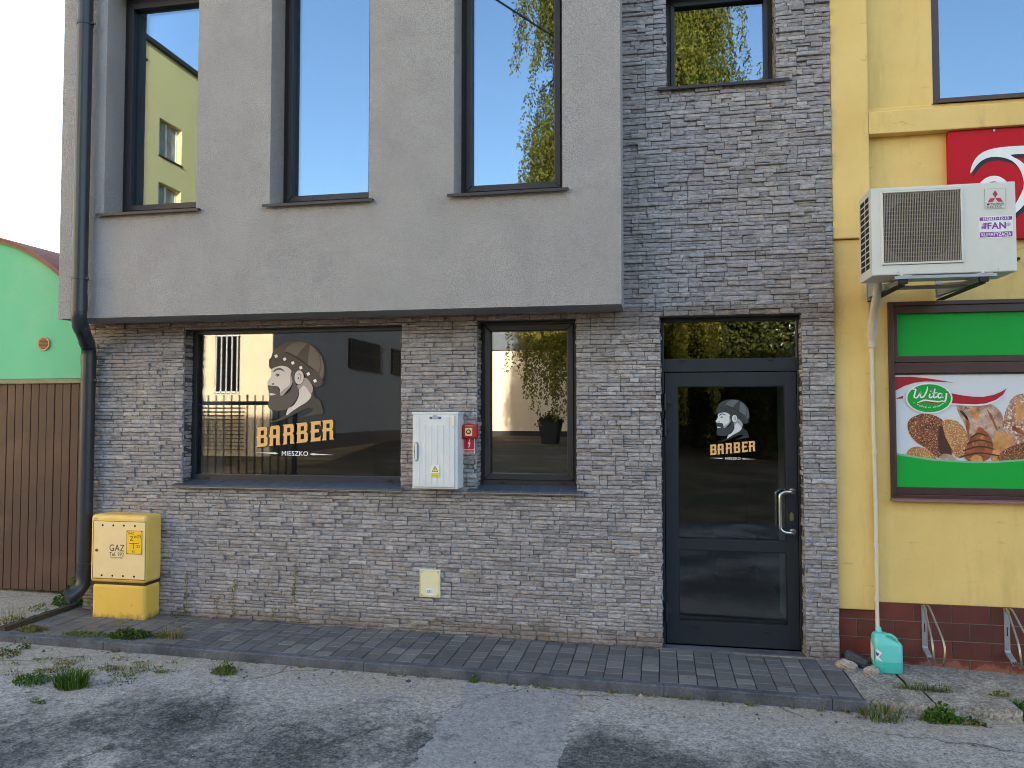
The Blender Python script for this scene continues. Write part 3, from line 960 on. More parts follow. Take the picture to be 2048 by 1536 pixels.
def emblem(parent, x0, z0, kx, kz, y, pal, studs_white):
    """the bearded head, drawn in 1/1536ths of its own square; kx, kz metres per unit"""
    T = lambda p: (x0 + (p[0] - 265) * kx, z0 + (1360 - p[1]) * kz)
    mats = [surf('emblem_' + n_, c, .5, var=.02) for n_, c in pal.items()]
    idx = {n_: i for i, n_ in enumerate(pal)}
    e = M()
    lay_ = 0
    def P(pts, col, k, sm=True):
        q = smoothpts(pts, 3) if sm else pts
        e.poly([T(p) for p in q], y - .0007 * k, idx[col])
    P([(a + 12, b + 10) for a, b in CAPB], 'line', 0)
    P(ROBE, 'robe', 1)
    P(CAPB, 'cap', 2)
    P(RIM, 'panel', 3)
    P(PANA, 'panel', 3, False)
    P(PANC, 'panel', 3, False)
    P(PANB, 'band', 3, False)
    P(BAND, 'band', 4)
    P(LINE1, 'line', 5, False)
    P(FACE, 'skin', 5)
    P(FSH, 'shade', 6)
    P(NECK, 'skin', 2.5)
    P(NSH, 'shade', 3.5)
    P(BEARD, 'beard', 7)
    P(LIPS, 'skin', 8, False)
    P(BROW, 'beard', 6)
    P(EYE, 'beard', 6)
    P([(478,552),(488,545),(486,558)], 'skin', 7, False)
    P(NOS, 'beard', 6)
    ear = [(718 + 47 * math.cos(a), 576 + 72 * math.sin(a)) for a in [i * math.pi / 10 for i in range(20)]]
    P([(718 + (a - 718) * 1.1, 576 + (b - 576) * 1.07) for a, b in ear], 'beard', 8, False)
    P(ear, 'skin', 9, False)
    P([(700,545),(715,530),(742,545),(738,600),(716,625),(728,590),(728,555),(712,545)], 'shade', 10, False)
    P([(704,580),(716,570),(718,588),(705,600)], 'beard', 10, False)
    for (a, b) in ((478,355),(567,387),(652,427),(735,477),(813,541),(883,612)):
        r_ = 21 if studs_white else 12
        P([(a + r_ * math.cos(t_), b + r_ * math.sin(t_)) for t_ in (.35, 1.92, 3.49, 5.06)] if studs_white else [(a + r_ * math.cos(t_), b + r_ * math.sin(t_)) for t_ in range(6)], 'stud', 11, False)
    e.build('emblem', mats, root, parent=parent)
    l_ = M()
    w_, h_ = [(275, 'B'), (405, 'A'), (550, 'R'), (690, 'B'), (833, 'E'), (953, 'R')], 200
    for k_, (lx, ch) in enumerate(w_):
        for pts in LET(ch):
            for off, mi, yy in (((7, -8), 1, 0), ((0, 0), 0, 1)):
                q = []
                for (a, b) in pts:
                    X = lx + a * 12.0
                    Y = 1290 - (X - 275) * .108 - b * 12.6
                    q.append(T((X + off[0], Y - off[1])))
                l_.poly(q, y - .0008 * (yy + 1), mi)
    zt = z0 - 12 * kz
    text(l_, 'MIESZKO', T((540, 0))[0], y - .0012, zt, 66 * kz, 2, bold=(.8 if studs_white else .5) * kz, fit=272 * kx)
    for pts in ([(265,1344),(440,1342),(478,1340),(506,1352),(478,1360),(440,1354)], [(830,1354),(866,1346),(900,1349),(1086,1360),(900,1363),(866,1366)]):
        l_.poly([T(p) for p in pts], y - .001, 2)
    l_.build('lettering', [MTT['gold'], MTT['shadow'], MTT['wht']], root, parent=parent)
MTT = {'gold': surf('golden_vinyl', (226, 176, 104), .5, var=.02), 'shadow': surf('dark_brown_vinyl', (38, 28, 22), .6), 'wht': surf('white_vinyl', (228, 230, 232), .5, var=.02)}
emblem(bw, -3.33, 1.411, .711 / 823, .000814, .1285, dict(line=(24, 20, 18), robe=(60, 56, 54), cap=(80, 70, 64), panel=(106, 94, 86), band=(72, 63, 58), skin=(214, 202, 196), shade=(166, 154, 146), beard=(82, 75, 72), stud=(240, 236, 232)), True)

# ---- entrance door
dr = M()
frame(dr, DOR[0], DOR[1], DOR[2], DOR[3], .10, .17, .024, .018, .006, .028)
dr.box(DOR[0] + .024, DOR[1] - .018, .102, .17, 2.062, 2.160)
do = dr.build('entrance', MT['door'], root, bevel=.003)
M().box(.022, .99, .128, .146, 2.155, 2.442).build('transom_pane', MT['glassT'], root, parent=do)
lf = M()
x0, x1, z0, z1 = .034, .978, .044, 2.056
lf.prism([(x0, z0), (.128, z0), (.128, z1), (x0, z1)], 'y', .108, .168)
lf.prism([(.898, z0), (x1, z0), (x1, z1), (.898, z1)], 'y', .108, .168)
for a, b in ((z0, .212), (.739, .818), (1.954, z1)):
    lf.prism([(.128, a), (.898, a), (.898, b), (.128, b)], 'y', .1082, .168)
lf.build('door_leaf', MT['door'], root, parent=do, bevel=.002)
M().box(.12, .905, .130, .146, .81, 1.96).build('pane', MT['glassD'], root, parent=do)
M().box(.12, .905, .130, .146, .20, .745).build('pane', MT['glassD'], root, parent=do)
gk = M()
for a, b, c, d in ((.128, .898, .818, 1.954), (.128, .898, .212, .739)):
    frame(gk, a, b, c, d, .114, .131, .006)
gk.build('gasket', MT['blk'], root, parent=do)
h = M()
def dpull(mb, s, y0, yo):
    p = [(.940, y0, 1.185), (.940, yo + s * .03, 1.187), (.930, yo + s * .012, 1.187), (.905, yo, 1.185), (.875, yo, 1.182), (.852, yo, 1.165), (.845, yo, 1.14), (.845, yo, .94), (.852, yo, .912), (.875, yo, .895), (.905, yo, .892), (.930, yo + s * .012, .892), (.940, yo + s * .03, .892), (.940, y0, .892)]
    mb.tube(smoothpts(p, 3, False), .0125, 12)
    for zz in (1.185, .892):
        mb.cyl((.940, min(y0, y0 - s * .006), zz), 'y', .022, .006)
dpull(h, 1, .112, .045)
h.build('door_handle', MT['steel'], root, parent=do, smooth=True)
h = M()
dpull(h, -1, .165, .232)
h.build('door_handle', MT['steel'], root, parent=do, smooth=True)
lk = M().prism([(.932 + .014 * math.cos(a), 1.0 + .032 * math.copysign(abs(math.sin(a)) ** .7, math.sin(a))) for a in [i * math.pi / 8 for i in range(16)]], 'y', .1, .1075)
lk.build('lock_plate', surf('brass', (150, 140, 96), .35, metal=.8), root, parent=do)
for zz in (1.85, 1.655, .29):
    hg = M()
    hg.box(.03, .078, .086, .107, zz - .028, zz + .028)
    hg.cyl((.036, .088, zz - .075), 'z', .0125, .13, 12)
    hg.build('hinge', MT['door'], root, parent=do, bevel=.002)
for xx, zz in ((.14, 2.136), (.78, 2.136)):
    M().box(xx, xx + .042, .095, .1015, zz, zz + .014).build('drain_cap', MT['blk'], root, parent=do, bevel=.002)
for xx, zz in ((.23, .165), (.73, .150)):
    M().box(xx, xx + .042, .102, .1085, zz, zz + .013).build('drain_cap', MT['blk'], root, parent=do, bevel=.002)
th = M().box(.0, 1.0, .0, .2, -.1, .036)
th.build('threshold', MT['kerb'], root, parent=do)
emblem(do, .357, 1.413, .336 / 823, .000382, .1285, dict(line=(20, 22, 23), robe=(36, 40, 42), cap=(58, 64, 66), panel=(92, 98, 100), band=(50, 56, 58), skin=(204, 208, 208), shade=(150, 154, 156), beard=(52, 56, 58), stud=(16, 17, 18)), False)

# ---- downpipe
dp = M()
pa = [(-4.547, -.455, 7.5), (-4.547, -.455, 2.56), (-4.547, -.452, 2.50), (-4.556, -.43, 2.46), (-4.735, -.13, 2.335), (-4.748, -.10, 2.29), (-4.75, -.095, 2.24), (-4.75, -.095, .40), (-4.752, -.098, .33), (-4.77, -.125, .275), (-4.815, -.20, .235)]
pts = []
for i in range(len(pa) - 1):
    pts.append(pa[i])
pts.append(pa[-1])
dp.tube(pts, .057, 24)
o = dp.build('downpipe', MT['pipe'], root, smooth=True)
col_ = M()
for (p, q) in (((-4.547, -.455, 2.70), (-4.547, -.455, 2.56)), ((-4.56, -.424, 2.458), (-4.60, -.357, 2.43)), ((-4.71, -.172, 2.352), (-4.735, -.13, 2.335)), ((-4.75, -.095, 2.24), (-4.75, -.095, 2.17)), ((-4.75, -.095, .46), (-4.75, -.095, .40)), ((-4.795, -.168, .247), (-4.818, -.205, .2335))):
    M().tube([p, q], .0605, 24).build('collar', MT['pipe'], root, parent=o, smooth=True)
for p in ((-4.547, -.455, 2.83), (-4.547, -.455, 4.9), (-4.75, -.095, 2.03), (-4.75, -.095, .49)):
    br = M()
    br.tube([(p[0], p[1], p[2] - .012), (p[0], p[1], p[2] + .012)], .0625, 24)
    br.box(p[0] + .055, p[0] + .085, p[1] - .012, p[1] + .012, p[2] - .008, p[2] + .008)
    br.build('pipe_clamp', MT['pipe'], root, parent=o)
    M().cyl((p[0] + .088, p[1] - .004, p[2]), 'y', .007, .01, 8).build('clamp_screw', MT['galv'], root, parent=o)
M().tube([(-4.812, -.195, .2365), (-4.8165, -.2025, .2342)], .052, 20).build('pipe_mouth', MT['hole'], root, parent=o)

# ------------------------------------------------------------------ gas cabinet
gb = thing('gas_cabinet', (-4.32, -.13, .11), 'yellow gas cabinet on a plinth at the foot of the downpipe', 'utility box')
M().box(-4.585, -4.075, -.235, -.02, .378, .925).build('body', MT['gasy'], gb, bevel=.032, seg=4)
M().box(-4.572, -4.083, -.222, -.02, .05, .366).build('plinth', MT['gasb'], gb, bevel=.03, seg=4)
M().box(-4.566, -4.09, -.214, -.02, .36, .384).build('joint_seal', MT['ink'], gb)
d = M().box(-4.552, -4.078, -.2385, -.225, .412, .872)
d = d.build('door', MT['gasd'], gb, bevel=.006, seg=3)
s_ = M(); frame(s_, -4.5565, -4.0735, .4075, .8765, -.2362, -.2352, .004); s_.build('door_gap', MT['rust'], gb, parent=d)
for zz in (.842, .437):
    for xx in (-4.467, -4.370, -4.273, -4.172):
        M().cyl((xx, -.2395, zz), 'y', .0085, .002, 12).build('vent_hole', MT['hole'], gb, parent=d)
q = M().cyl((-4.518, -.243, .638), 'y', .012, .005, 14); q.box(-4.521, -4.515, -.2445, -.2425, .630, .646)
q.build('lock', MT['rust'], gb, parent=d)
tx = M()
text(tx, 'GAZ', -4.403, -.2395, .636, .076, bold=.0002, fit=.136)
text(tx, 'Tel. 992', -4.401, -.2395, .596, .044, bold=.0001, fit=.134)
text(tx, 'Pilawski P&G', -4.394, -.2395, .577, .019, fit=.115)
tx.build('lettering', MT['ink'], gb, parent=d)
M().box(-4.545, -4.52, -.2375, -.234, .893, .899).build('maker_plate', MT['mgrey'], gb)
sp = M().box(-4.243, -4.103, -.2425, -.239, .617, .806)
sp = sp.build('pipe_marker_sign', MT['signy'], gb, bevel=.0015)
s_ = M(); frame(s_, -4.2425, -4.1035, .6175, .8055, -.2435, -.2427, .003)
for a, b in ((-4.236, .799), (-4.110, .799), (-4.236, .624), (-4.110, .624)):
    s_.cyl((a, -.2440, b), 'y', .004, .001, 10)
s_.build('sign_border', MT['rust'], gb, parent=sp)
tx = M()
text(tx, 'GAZ', -4.232, -.2432, .775, .027)
text(tx, 'Z', -4.214, -.2432, .722, .054)
text(tx, '\u00f825', -4.174, -.2432, .746, .040)
text(tx, '33', -4.154, -.2432, .668, .033)
text(tx, '60', -4.192, -.2432, .630, .028)
tx.box(-4.218, -4.132, -.2434, -.2430, .700, .7045)
tx.box(-4.179, -4.173, -.2434, -.2430, .660, .700)
tx.build('lettering', MT['ink'], gb, parent=sp)
rs = M()
for a in (-4.36, -4.32):
    rs.add([(a, -.13, .9255), (a + .022, -.125, .9255), (a + .026, -.108, .9255), (a + .004, -.112, .9255)], [(0, 1, 2, 3)])
rs.build('paint_mark', MT['redsign'], gb)

# ------------------------------------------------------------------ electricity cabinet
eb = thing('electricity_cabinet', (-1.675, 0, 1.18), 'pale grey electricity cabinet with ribbed door on the stone wall between the shop windows', 'utility box')
M().box(-1.852, -1.497, -.185, -.004, 1.182, 1.758).build('body', MT['lgrey'], eb, bevel=.004)
M().box(-1.858, -1.49, -.192, -.015, 1.746, 1.763).build('rain_lip', MT['lgrey'], eb, bevel=.003)
d = M().box(-1.842, -1.52, -.199, -.184, 1.196, 1.738)
d = d.build('door', MT['lgrey'], eb, bevel=.004)
rb = M()
for i, xx in enumerate((-1.800, -1.752, -1.706, -1.660, -1.614, -1.568)):
    top_ = 1.725 if i in (0, 5) else 1.66
    rb.prism([(xx - .011, -.199), (xx - .008, -.2025), (xx + .008, -.2025), (xx + .011, -.199)], 'z', 1.215, top_)
rb.build('door_rib', MT['lgrey'], eb, parent=d)
hd = M()
hd.prism([(-1.814 + .020 * math.cos(a), 1.462 + .075 * math.copysign(abs(math.sin(a)) ** .55, math.sin(a))) for a in [i * math.pi / 12 for i in range(24)]], 'y', -.206, -.198)
hd = hd.build('handle', MT['mgrey'], eb, parent=d, bevel=.003)
M().box(-1.824, -1.808, -.218, -.205, 1.400, 1.524).build('handle_grip', MT['lgrey'], eb, parent=d, bevel=.004)
M().cyl((-1.827, -.208, 1.462), 'y', .005, .003, 10).build('keyhole', MT['hole'], eb, parent=d)
lb = M()
lb.box(-1.700, -1.636, -.2040, -.2032, 1.272, 1.362, 0)
lb.poly([(-1.694, 1.312), (-1.642, 1.312), (-1.668, 1.358)], -.2045, 3)
lb.poly([(-1.688, 1.3155), (-1.648, 1.3155), (-1.668, 1.3505)], -.2050, 1)
lb.poly([(-1.666, 1.345), (-1.676, 1.331), (-1.669, 1.331), (-1.672, 1.319), (-1.661, 1.335), (-1.668, 1.335)], -.2055, 3)
lb.box(-1.700, -1.636, -.2052, -.2044, 1.274, 1.304, 1)
text(lb, 'NIE DOTYKAC', -1.668, -.2056, 1.293, .0085, 3, align='CENTER')
text(lb, 'URZADZENIE', -1.668, -.2056, 1.2845, .0075, 3, align='CENTER')
text(lb, 'ELEKTRYCZNE', -1.668, -.2056, 1.277, .0075, 3, align='CENTER')
LM = [MT['paper'], MT['yelst'], MT['blueink'], MT['ink'], MT['cream']]
l2 = M()
l2.box(-1.714, -1.622, -.2002, -.1994, 1.708, 1.726, 2)
l2.box(-1.688, -1.652, -.2002, -.1994, 1.729, 1.735, 2)
text(l2, 'EMITER', -1.668, -.2008, 1.7115, .014, 0, bold=.0004, align='CENTER')
l2.build('maker_label', LM, eb, parent=d)
M().box(-1.540, -1.522, -.2040, -.1994, 1.655, 1.725, 4).build('inspection_label', LM, eb, parent=d)
lb.build('warning_label', [MT['paper'], MT['yelst'], MT['blueink'], MT['ink'], MT['cream']], eb, parent=d)

# ------------------------------------------------------------------ emergency power switch and its sign
es = thing('emergency_switch', (-1.435, 0, 1.562), 'small red emergency switch box beside the grey electricity cabinet', 'switch')
M().box(-1.492, -1.380, -.075, -.004, 1.562, 1.668).build('housing', MT['red'], es, bevel=.012, seg=3)
f = M(); f.box(-1.468, -1.413, -.0775, -.0745, 1.580, 1.640)
f.build('dial_plate', MT['cream'], es)
f = M(); f.cyl((-1.440, -.081, 1.611), 'y', .018, .004, 20)
f.build('button', MT['dark'], es)
f = M(); f.cyl((-1.440, -.084, 1.611), 'y', .011, .004, 20); f.cyl((-1.461, -.0785, 1.633), 'y', .004, .002, 10)
f.build('button_cap', MT['signy'], es)
f = M(); text(f, 'WYLACZNIK', -1.436, -.0757, 1.652, .011, 0, align='CENTER'); f.build('lettering', MT['cream'], es)
sg = thing('power_cutoff_sign', (-1.45, 0, 1.437), 'red sign with white lightning bolt under the small red switch box', 'sign')
M().box(-1.492, -1.402, -.030, -.020, 1.436, 1.570).build('panel', MT['red'], sg)
f = M()
frame(f, -1.4915, -1.4025, 1.4365, 1.5695, -.0325, -.0305, .004)
f.poly([(-1.442, 1.556), (-1.458, 1.514), (-1.448, 1.514), (-1.453, 1.484), (-1.446, 1.492), (-1.436, 1.526), (-1.446, 1.526), (-1.436, 1.556)], -.0315)
f.box(-1.487, -1.407, -.0325, -.0305, 1.470, 1.474)
text(f, 'PRZECIWPOZAROWY', -1.447, -.0318, 1.458, .0092, 0, align='CENTER', bold=.0002)
text(f, 'WYLACZNIK PRADU', -1.447, -.0318, 1.445, .0092, 0, align='CENTER', bold=.0002)
f.build('lettering', MT['paper'], sg)
ap = thing('access_plate', (-1.758, 0, .332), 'cream access cover screwed low on the stone wall with a small white label', 'plate')
M().box(-1.841, -1.676, -.030, .0, .332, .543).build('cover', MT['cream'], ap, bevel=.003)
f = M(); frame(f, -1.832, -1.685, .341, .534, -.0312, -.0302, .0015); f.build('cover_groove', MT['mgrey'], ap)
for a, b in ((-1.822, .524), (-1.695, .524), (-1.822, .35), (-1.695, .35)):
    M().cyl((a, -.033, b), 'y', .005, .003, 10).build('screw', MT['mgrey'], ap)
f = M(); f.box(-1.790, -1.726, -.0318, -.0305, .352, .402, 0); text(f, 'ZK1', -1.758, -.0322, .368, .026, 1, align='CENTER', bold=.0005)
f.build('label', [MT['paper'], MT['blueink']], ap)

# ------------------------------------------------------------------ yellow shop on the right
ys = thing('yellow_shop', (1.8, .1, 0), 'yellow rendered shop with a brown tiled plinth right of the grey stone facade', 'building')
YR = 14.0
UW = (1.93, 5.2, 3.955, 6.1)
SH = (1.60, 4.4, 1.150, 2.545)
yb = M()
pierced(yb, 1.225, YR, .40, 8.2, [(UW[0], UW[1], UW[2], UW[3]), (SH[0], SH[1], SH[2], SH[3])], .085, .10)
yb.add([(1.225, .085, -.2), (1.225, 9, -.2), (1.225, 9, 8.2), (1.225, .085, 8.2)], [(0, 3, 2, 1)])
yb.add([(YR, .085, -.2), (YR, 9, -.2), (YR, 9, 8.2), (YR, .085, 8.2)], [(0, 1, 2, 3)])
yb.add([(1.225, 9, -.2), (YR, 9, -.2), (YR, 9, 8.2), (1.225, 9, 8.2)], [(0, 3, 2, 1)])
yb.build('wall', MT['yellow'], ys)
M().box(1.223, YR + .1, -.05, 9.1, 8.2, 8.32).build('roof', MT['sillm'], ys)
pl = M()
# upper pilaster with band (one raised L shape), lower pilaster set slightly back
pl.box(1.224, 1.477, .0, .084, 3.0, 8.19)
pl.box(1.478, YR - .01, .004, .084, 3.742, 3.905)
pl.box(1.478, YR - .01, .045, .084, 3.905, 3.955 - .012)
pl.build('pilaster', MT['yellow'], ys, bevel=.006)
pl = M().box(1.224, 1.468, .030, .084, .372, 2.996)
pl.build('pilaster', MT['yellow'], ys, bevel=.006)
for k in range(0):
    pass
def brown_tile_mat():
    t = NT('brown_clinker')
    r = t.n('NewGeometry').outputs['Random Per Island']
    col = t.ramp(r, [(0, L4((72, 44, 40))), (.4, L4((98, 52, 44))), (.75, L4((116, 58, 46))), (1, L4((84, 46, 42)))])
    col = t.mix(1.0, col, t.ramp(t.noise(9, 5, .7), [(.3, .78), (.7, 1.15)]), 'MULTIPLY')
    z = t.sep()[2]
    low = t.ramp(t.math('SUBTRACT', t.math('MULTIPLY', t.noise(8, 6, .8), .30), z), [(.135, 0.0), (.15, .6)])
    col = t.mix(low, col, L4((158, 104, 82)))
    sp = t.ramp(t.noise(60, 2, .6), [(.72, 0.0), (.75, .6)])
    col = t.mix(sp, col, L4((160, 140, 120)))
    return t.pbr(**{'Base Color': col, 'Roughness': .42, 'Specular IOR Level': .4, 'Normal': t.bump(t.noise(16, 4), .25, .006)})
MT['clink'] = brown_tile_mat()
tl = M()
rows = [(.298, .424, .0), (.174, .298, -.13), (.050, .174, .0), (-.12, .050, -.13)]
for z0, z1, off in rows:
    x = 1.486 + off - .488
    while x < YR:
        a, b = max(x, 1.23), x + .244
        if b > 1.24 and b - a > .02:
            tl.box(a + .003, b - .003, .068 + rnd.uniform(-.0012, .0012), .09, z0 + .003, min(z1, 9) - .003, 0)
        x += .244
tl.box(1.226, 1.47, .074, .0845, -.15, .37, 1)
tl.box(1.47, YR, .074, .0845, -.15, .42, 1)
tl.build('tiled_plinth', [MT['clink'], MT['grout']], ys)

# upper window of the yellow shop
f = M()
frame(f, UW[0], UW[1], UW[2], UW[3], .10, .17, .055, None, .05)
f.box(3.45, 3.53, .10, .17, UW[2] + .05, UW[3] - .055)
uw = f.build('window', MT['woodb'], ys, bevel=.004)
M().box(UW[0] + .05, 3.455, .135, .155, UW[2] + .045, UW[3] - .05).build('pane', MT['glassU'], ys, parent=uw)
M().box(3.525, UW[1] - .05, .135, .155, UW[2] + .045, UW[3] - .05).build('pane', MT['glassU'], ys, parent=uw)
s_ = M().prism([(.02, UW[2] - .012), (.02, UW[2] - .004), (.10, UW[2] + .008), (.10, UW[2] - .004)], 'x', UW[0] - .008, UW[1] + .02)
s_.build('sill', MT['woodb'], ys, parent=uw)
M().box(UW[0], UW[1], .19, .21, UW[2], UW[3]).build('backing_sheet', MT['void'], ys, parent=uw)  # dark sheet closing the opening behind the panes, no room built there
# shop window with posters
f = M()
frame(f, SH[0], SH[1], SH[2], SH[3], .062, .14, .034, None, .03, .03)
sw2 = f.build('window', MT['woodb'], ys, bevel=.004)
f = M()
frame(f, SH[0] + .034, SH[1] - .034, 2.112, SH[3] - .03, .074, .14, .030, None, .045, .055)
f.box(SH[0] + .034, SH[1] - .034, .074, .14, 2.034, 2.110)
frame(f, SH[0] + .034, SH[1] - .034, SH[2] + .03, 2.032, .078, .14, .010, None, .052, .006)
f.build('sash', MT['woodb'], ys, parent=sw2, bevel=.004)
M().prism([(.025, SH[2] - .014), (.025, SH[2] - .002), (.062, SH[2] + .004), (.062, SH[2] - .012)], 'x', SH[0] - .01, SH[1] + .02).build('sill', surf('mauve_sill', (140, 104, 98), .5), ys, parent=sw2)
GX1 = SH[1] - .04
M().box(SH[0] + .055, GX1, .100, .108, 2.15, 2.47).build('green_panel', MT['green'], ys, parent=sw2)
po = M()
PY = .094
po.box(SH[0] + .038, GX1, PY, PY + .01, 1.225, 2.028, 0)
po_m = [MT['postw'], MT['green'], MT['greenl'], MT['postred'],
        m_bread('seeded_rye', (70, 30, 16), (140, 74, 44), (214, 170, 124), 95, .55), m_bread('seeded_roll', (140, 84, 44), (192, 132, 80), (234, 202, 150), 110, .54),
        m_bread('floury_loaf', (128, 72, 46), (214, 190, 166), (112, 70, 44), 22, .60), m_bread('croissant', (96, 44, 22), (176, 98, 52), (204, 140, 90), 30, .62),
        m_bread('golden_roll', (176, 108, 52), (214, 160, 100), (232, 200, 150), 60, .62), m_bread('dusted_loaf', (126, 62, 40), (196, 150, 124), (230, 214, 196), 70, .52), MT['hole'], MT['paper'], surf('crust_shadow', (74, 44, 28), .6)]
def PP(pts, mi, k, sm=True, kk=3):
    po.poly(smoothpts(pts, kk) if sm else pts, PY - .0008 * k, mi)
loafD = [(2.043,1.808),(2.113,1.812),(2.166,1.806),(2.212,1.819),(2.265,1.815),(2.31,1.779),(2.335,1.728),(2.336,1.628),(2.273,1.591),(2.252,1.541),(2.168,1.56),(2.121,1.55),(2.096,1.663),(2.065,1.728)]
loafF = [(2.339,1.60),(2.344,1.728),(2.383,1.836),(2.43,1.879),(2.51,1.885),(2.58,1.82),(2.62,1.70),(2.61,1.52),(2.45,1.48),(2.38,1.52)]
loafC = [(1.713,1.471),(1.737,1.504),(1.778,1.517),(1.832,1.505),(1.885,1.465),(1.901,1.42),(1.804,1.42),(1.72,1.44)]
loafA = [(1.723,1.684),(1.762,1.728),(1.83,1.749),(1.891,1.739),(1.944,1.71),(1.983,1.641),(2.008,1.554),(2.006,1.45),(1.952,1.43),(1.899,1.45),(1.832,1.509),(1.772,1.552),(1.732,1.61)]
loafB = [(1.95,1.684),(1.977,1.708),(2.037,1.699),(2.077,1.663),(2.108,1.598),(2.114,1.54),(2.093,1.475),(2.059,1.44),(2.026,1.455),(1.994,1.524),(1.962,1.597)]
crois = [(2.086,1.49),(2.110,1.55),(2.15,1.60),(2.182,1.656),(2.221,1.63),(2.259,1.57),(2.268,1.505),(2.244,1.44),(2.191,1.415),(2.125,1.41),(2.09,1.44)]
loafE = [(2.262,1.54),(2.28,1.60),(2.31,1.622),(2.35,1.618),(2.384,1.599),(2.403,1.556),(2.39,1.47),(2.341,1.42),(2.263,1.42),(2.258,1.46)]
loafG = [(2.303,1.462),(2.363,1.513),(2.456,1.55),(2.56,1.56),(2.6,1.50),(2.56,1.42),(2.32,1.41)]
PP(loafD, 6, 1)
PP([(2.150,1.80),(2.185,1.75),(2.172,1.70),(2.150,1.72),(2.14,1.76)], 8, 2)
PP([(2.235,1.78),(2.275,1.72),(2.30,1.64),(2.292,1.64),(2.262,1.71)], 7, 2)
PP([(2.10,1.74),(2.125,1.68),(2.115,1.60),(2.10,1.66)], 7, 2)
PP([(2.06,1.77),(2.09,1.76),(2.12,1.70),(2.09,1.73)], 12, 2)
PP(loafF, 9, 1)
PP([(2.43,1.85),(2.47,1.78),(2.44,1.66),(2.42,1.74)], 8, 2)
PP([(2.40,1.66),(2.45,1.64),(2.47,1.60),(2.41,1.63)], 7, 2)
PP(loafA, 4, 3)
PP([(1.93,1.66),(1.98,1.63),(2.00,1.55),(2.0,1.46),(1.95,1.44),(1.92,1.52)], 12, 4)
PP(loafC, 5, 5)
PP([(1.919,1.445),(1.952,1.468),(2.006,1.459),(2.035,1.42),(1.965,1.41)], 6, 6, kk=2)
PP(loafB, 5, 6)
PP(loafE, 8, 4)
PP(crois, 7, 7)
for i in range(4):
    zz = 1.60 - i * .045
    wd = .05 + .022 * i
    PP([(2.18 - wd, zz - .012), (2.18, zz + .016), (2.18 + wd, zz - .002), (2.18 + wd, zz - .010), (2.18, zz + .006), (2.18 - wd, zz - .022)], 12, 8)
PP([(2.12, 1.43), (2.15, 1.462), (2.19, 1.45), (2.20, 1.42), (2.16, 1.41)], 8, 9)
PP(loafG, 4, 5)
for dx in (.32, .68, 1.05):
    PP([(a + dx + .35, b) for a, b in loafB], 5, 5)
    PP([(a + dx + .10, b) for a, b in crois], 7, 6)
    PP([(a + dx + .15, b) for a, b in loafD], 6, 4)
gb_ = [(1.642,1.470),(1.736,1.455),(1.871,1.434),(2.005,1.424),(2.138,1.418),(2.269,1.420),(2.453,1.436),(2.8,1.47),(3.2,1.52),(3.7,1.57),(GX1,1.60)]
po.poly(gb_ + [(GX1, 1.226), (1.642, 1.226)], PY - .0008 * 11, 2)
po.poly([(a, b - .013) for a, b in gb_] + [(GX1, 1.2265), (1.642, 1.2265)], PY - .0008 * 12, 1)
PP([(1.640,2.010),(1.746,2.012),(1.848,2.001),(1.922,1.989),(2.033,1.966),(1.922,1.975),(1.841,1.977),(1.773,1.968),(1.704,1.945),(1.640,1.909)], 3, 2, False)
PP([(1.644,1.853),(1.696,1.878),(1.696,1.857)], 3, 2, False)
PP([(2.00,1.894),(2.081,1.877),(2.147,1.868),(2.213,1.866),(2.279,1.88),(2.326,1.901),(2.362,1.925),(2.338,1.88),(2.292,1.845),(2.232,1.822),(2.159,1.815),(2.08,1.819),(2.00,1.824)], 3, 10, False)
PP([(2.00,1.822),(2.08,1.817),(2.159,1.813),(2.232,1.82),(2.292,1.843),(2.345,1.885),(2.30,1.836),(2.235,1.808),(2.159,1.802),(2.08,1.806),(2.00,1.812)], 11, 10, False)
ell = lambda a, b, cx=1.864, cz=1.858: [(cx + a * math.cos(t_), cz + b * math.sin(t_)) for t_ in [i * math.pi / 20 for i in range(40)]]
PP(ell(.152, .109), 11, 11, False)
PP(ell(.142, .099), 1, 12, False)
def stroke(pts, wds, mi, k):
    pts = smoothpts([(p[0], p[1], w_) for p, w_ in zip(pts, wds)], 5, False)
    L, Rr = [], []
    for i, p in enumerate(pts):
        a, b = pts[max(i - 1, 0)], pts[min(i + 1, len(pts) - 1)]
        dx, dz = b[0] - a[0], b[1] - a[1]
        q = math.hypot(dx, dz) or 1
        L.append((p[0] - dz / q * p[2], p[1] + dx / q * p[2]))
        Rr.append((p[0] + dz / q * p[2], p[1] - dx / q * p[2]))
    for i in range(len(pts) - 1):
        po.poly([L[i], L[i + 1], Rr[i + 1], Rr[i]], PY - .0008 * k, mi)
b = .0052
stroke([(1.757,1.921),(1.777,1.921),(1.772,1.895),(1.767,1.868),(1.783,1.862),(1.801,1.885),(1.813,1.912)], [.003,b,b,b,b,b,.004], 11, 13)
stroke([(1.813,1.912),(1.808,1.885),(1.811,1.864),(1.830,1.872),(1.848,1.905),(1.856,1.940)], [.004,b,b,b,b,.003], 11, 13)
stroke([(1.870,1.890),(1.866,1.868),(1.876,1.862),(1.886,1.872)], [b*.9,b,b,.003], 11, 13)
stroke([(1.903,1.925),(1.894,1.885),(1.894,1.866),(1.906,1.864),(1.914,1.872)], [b*.8,b,b,b,.003], 11, 13)
stroke([(1.884,1.893),(1.902,1.895),(1.920,1.897)], [.003,.004,.003], 11, 13)
stroke([(1.950,1.885),(1.934,1.892),(1.922,1.878),(1.926,1.862),(1.942,1.866),(1.951,1.888),(1.948,1.868),(1.958,1.864)], [.004,b,b,b,b,b,b,.003], 11, 13)
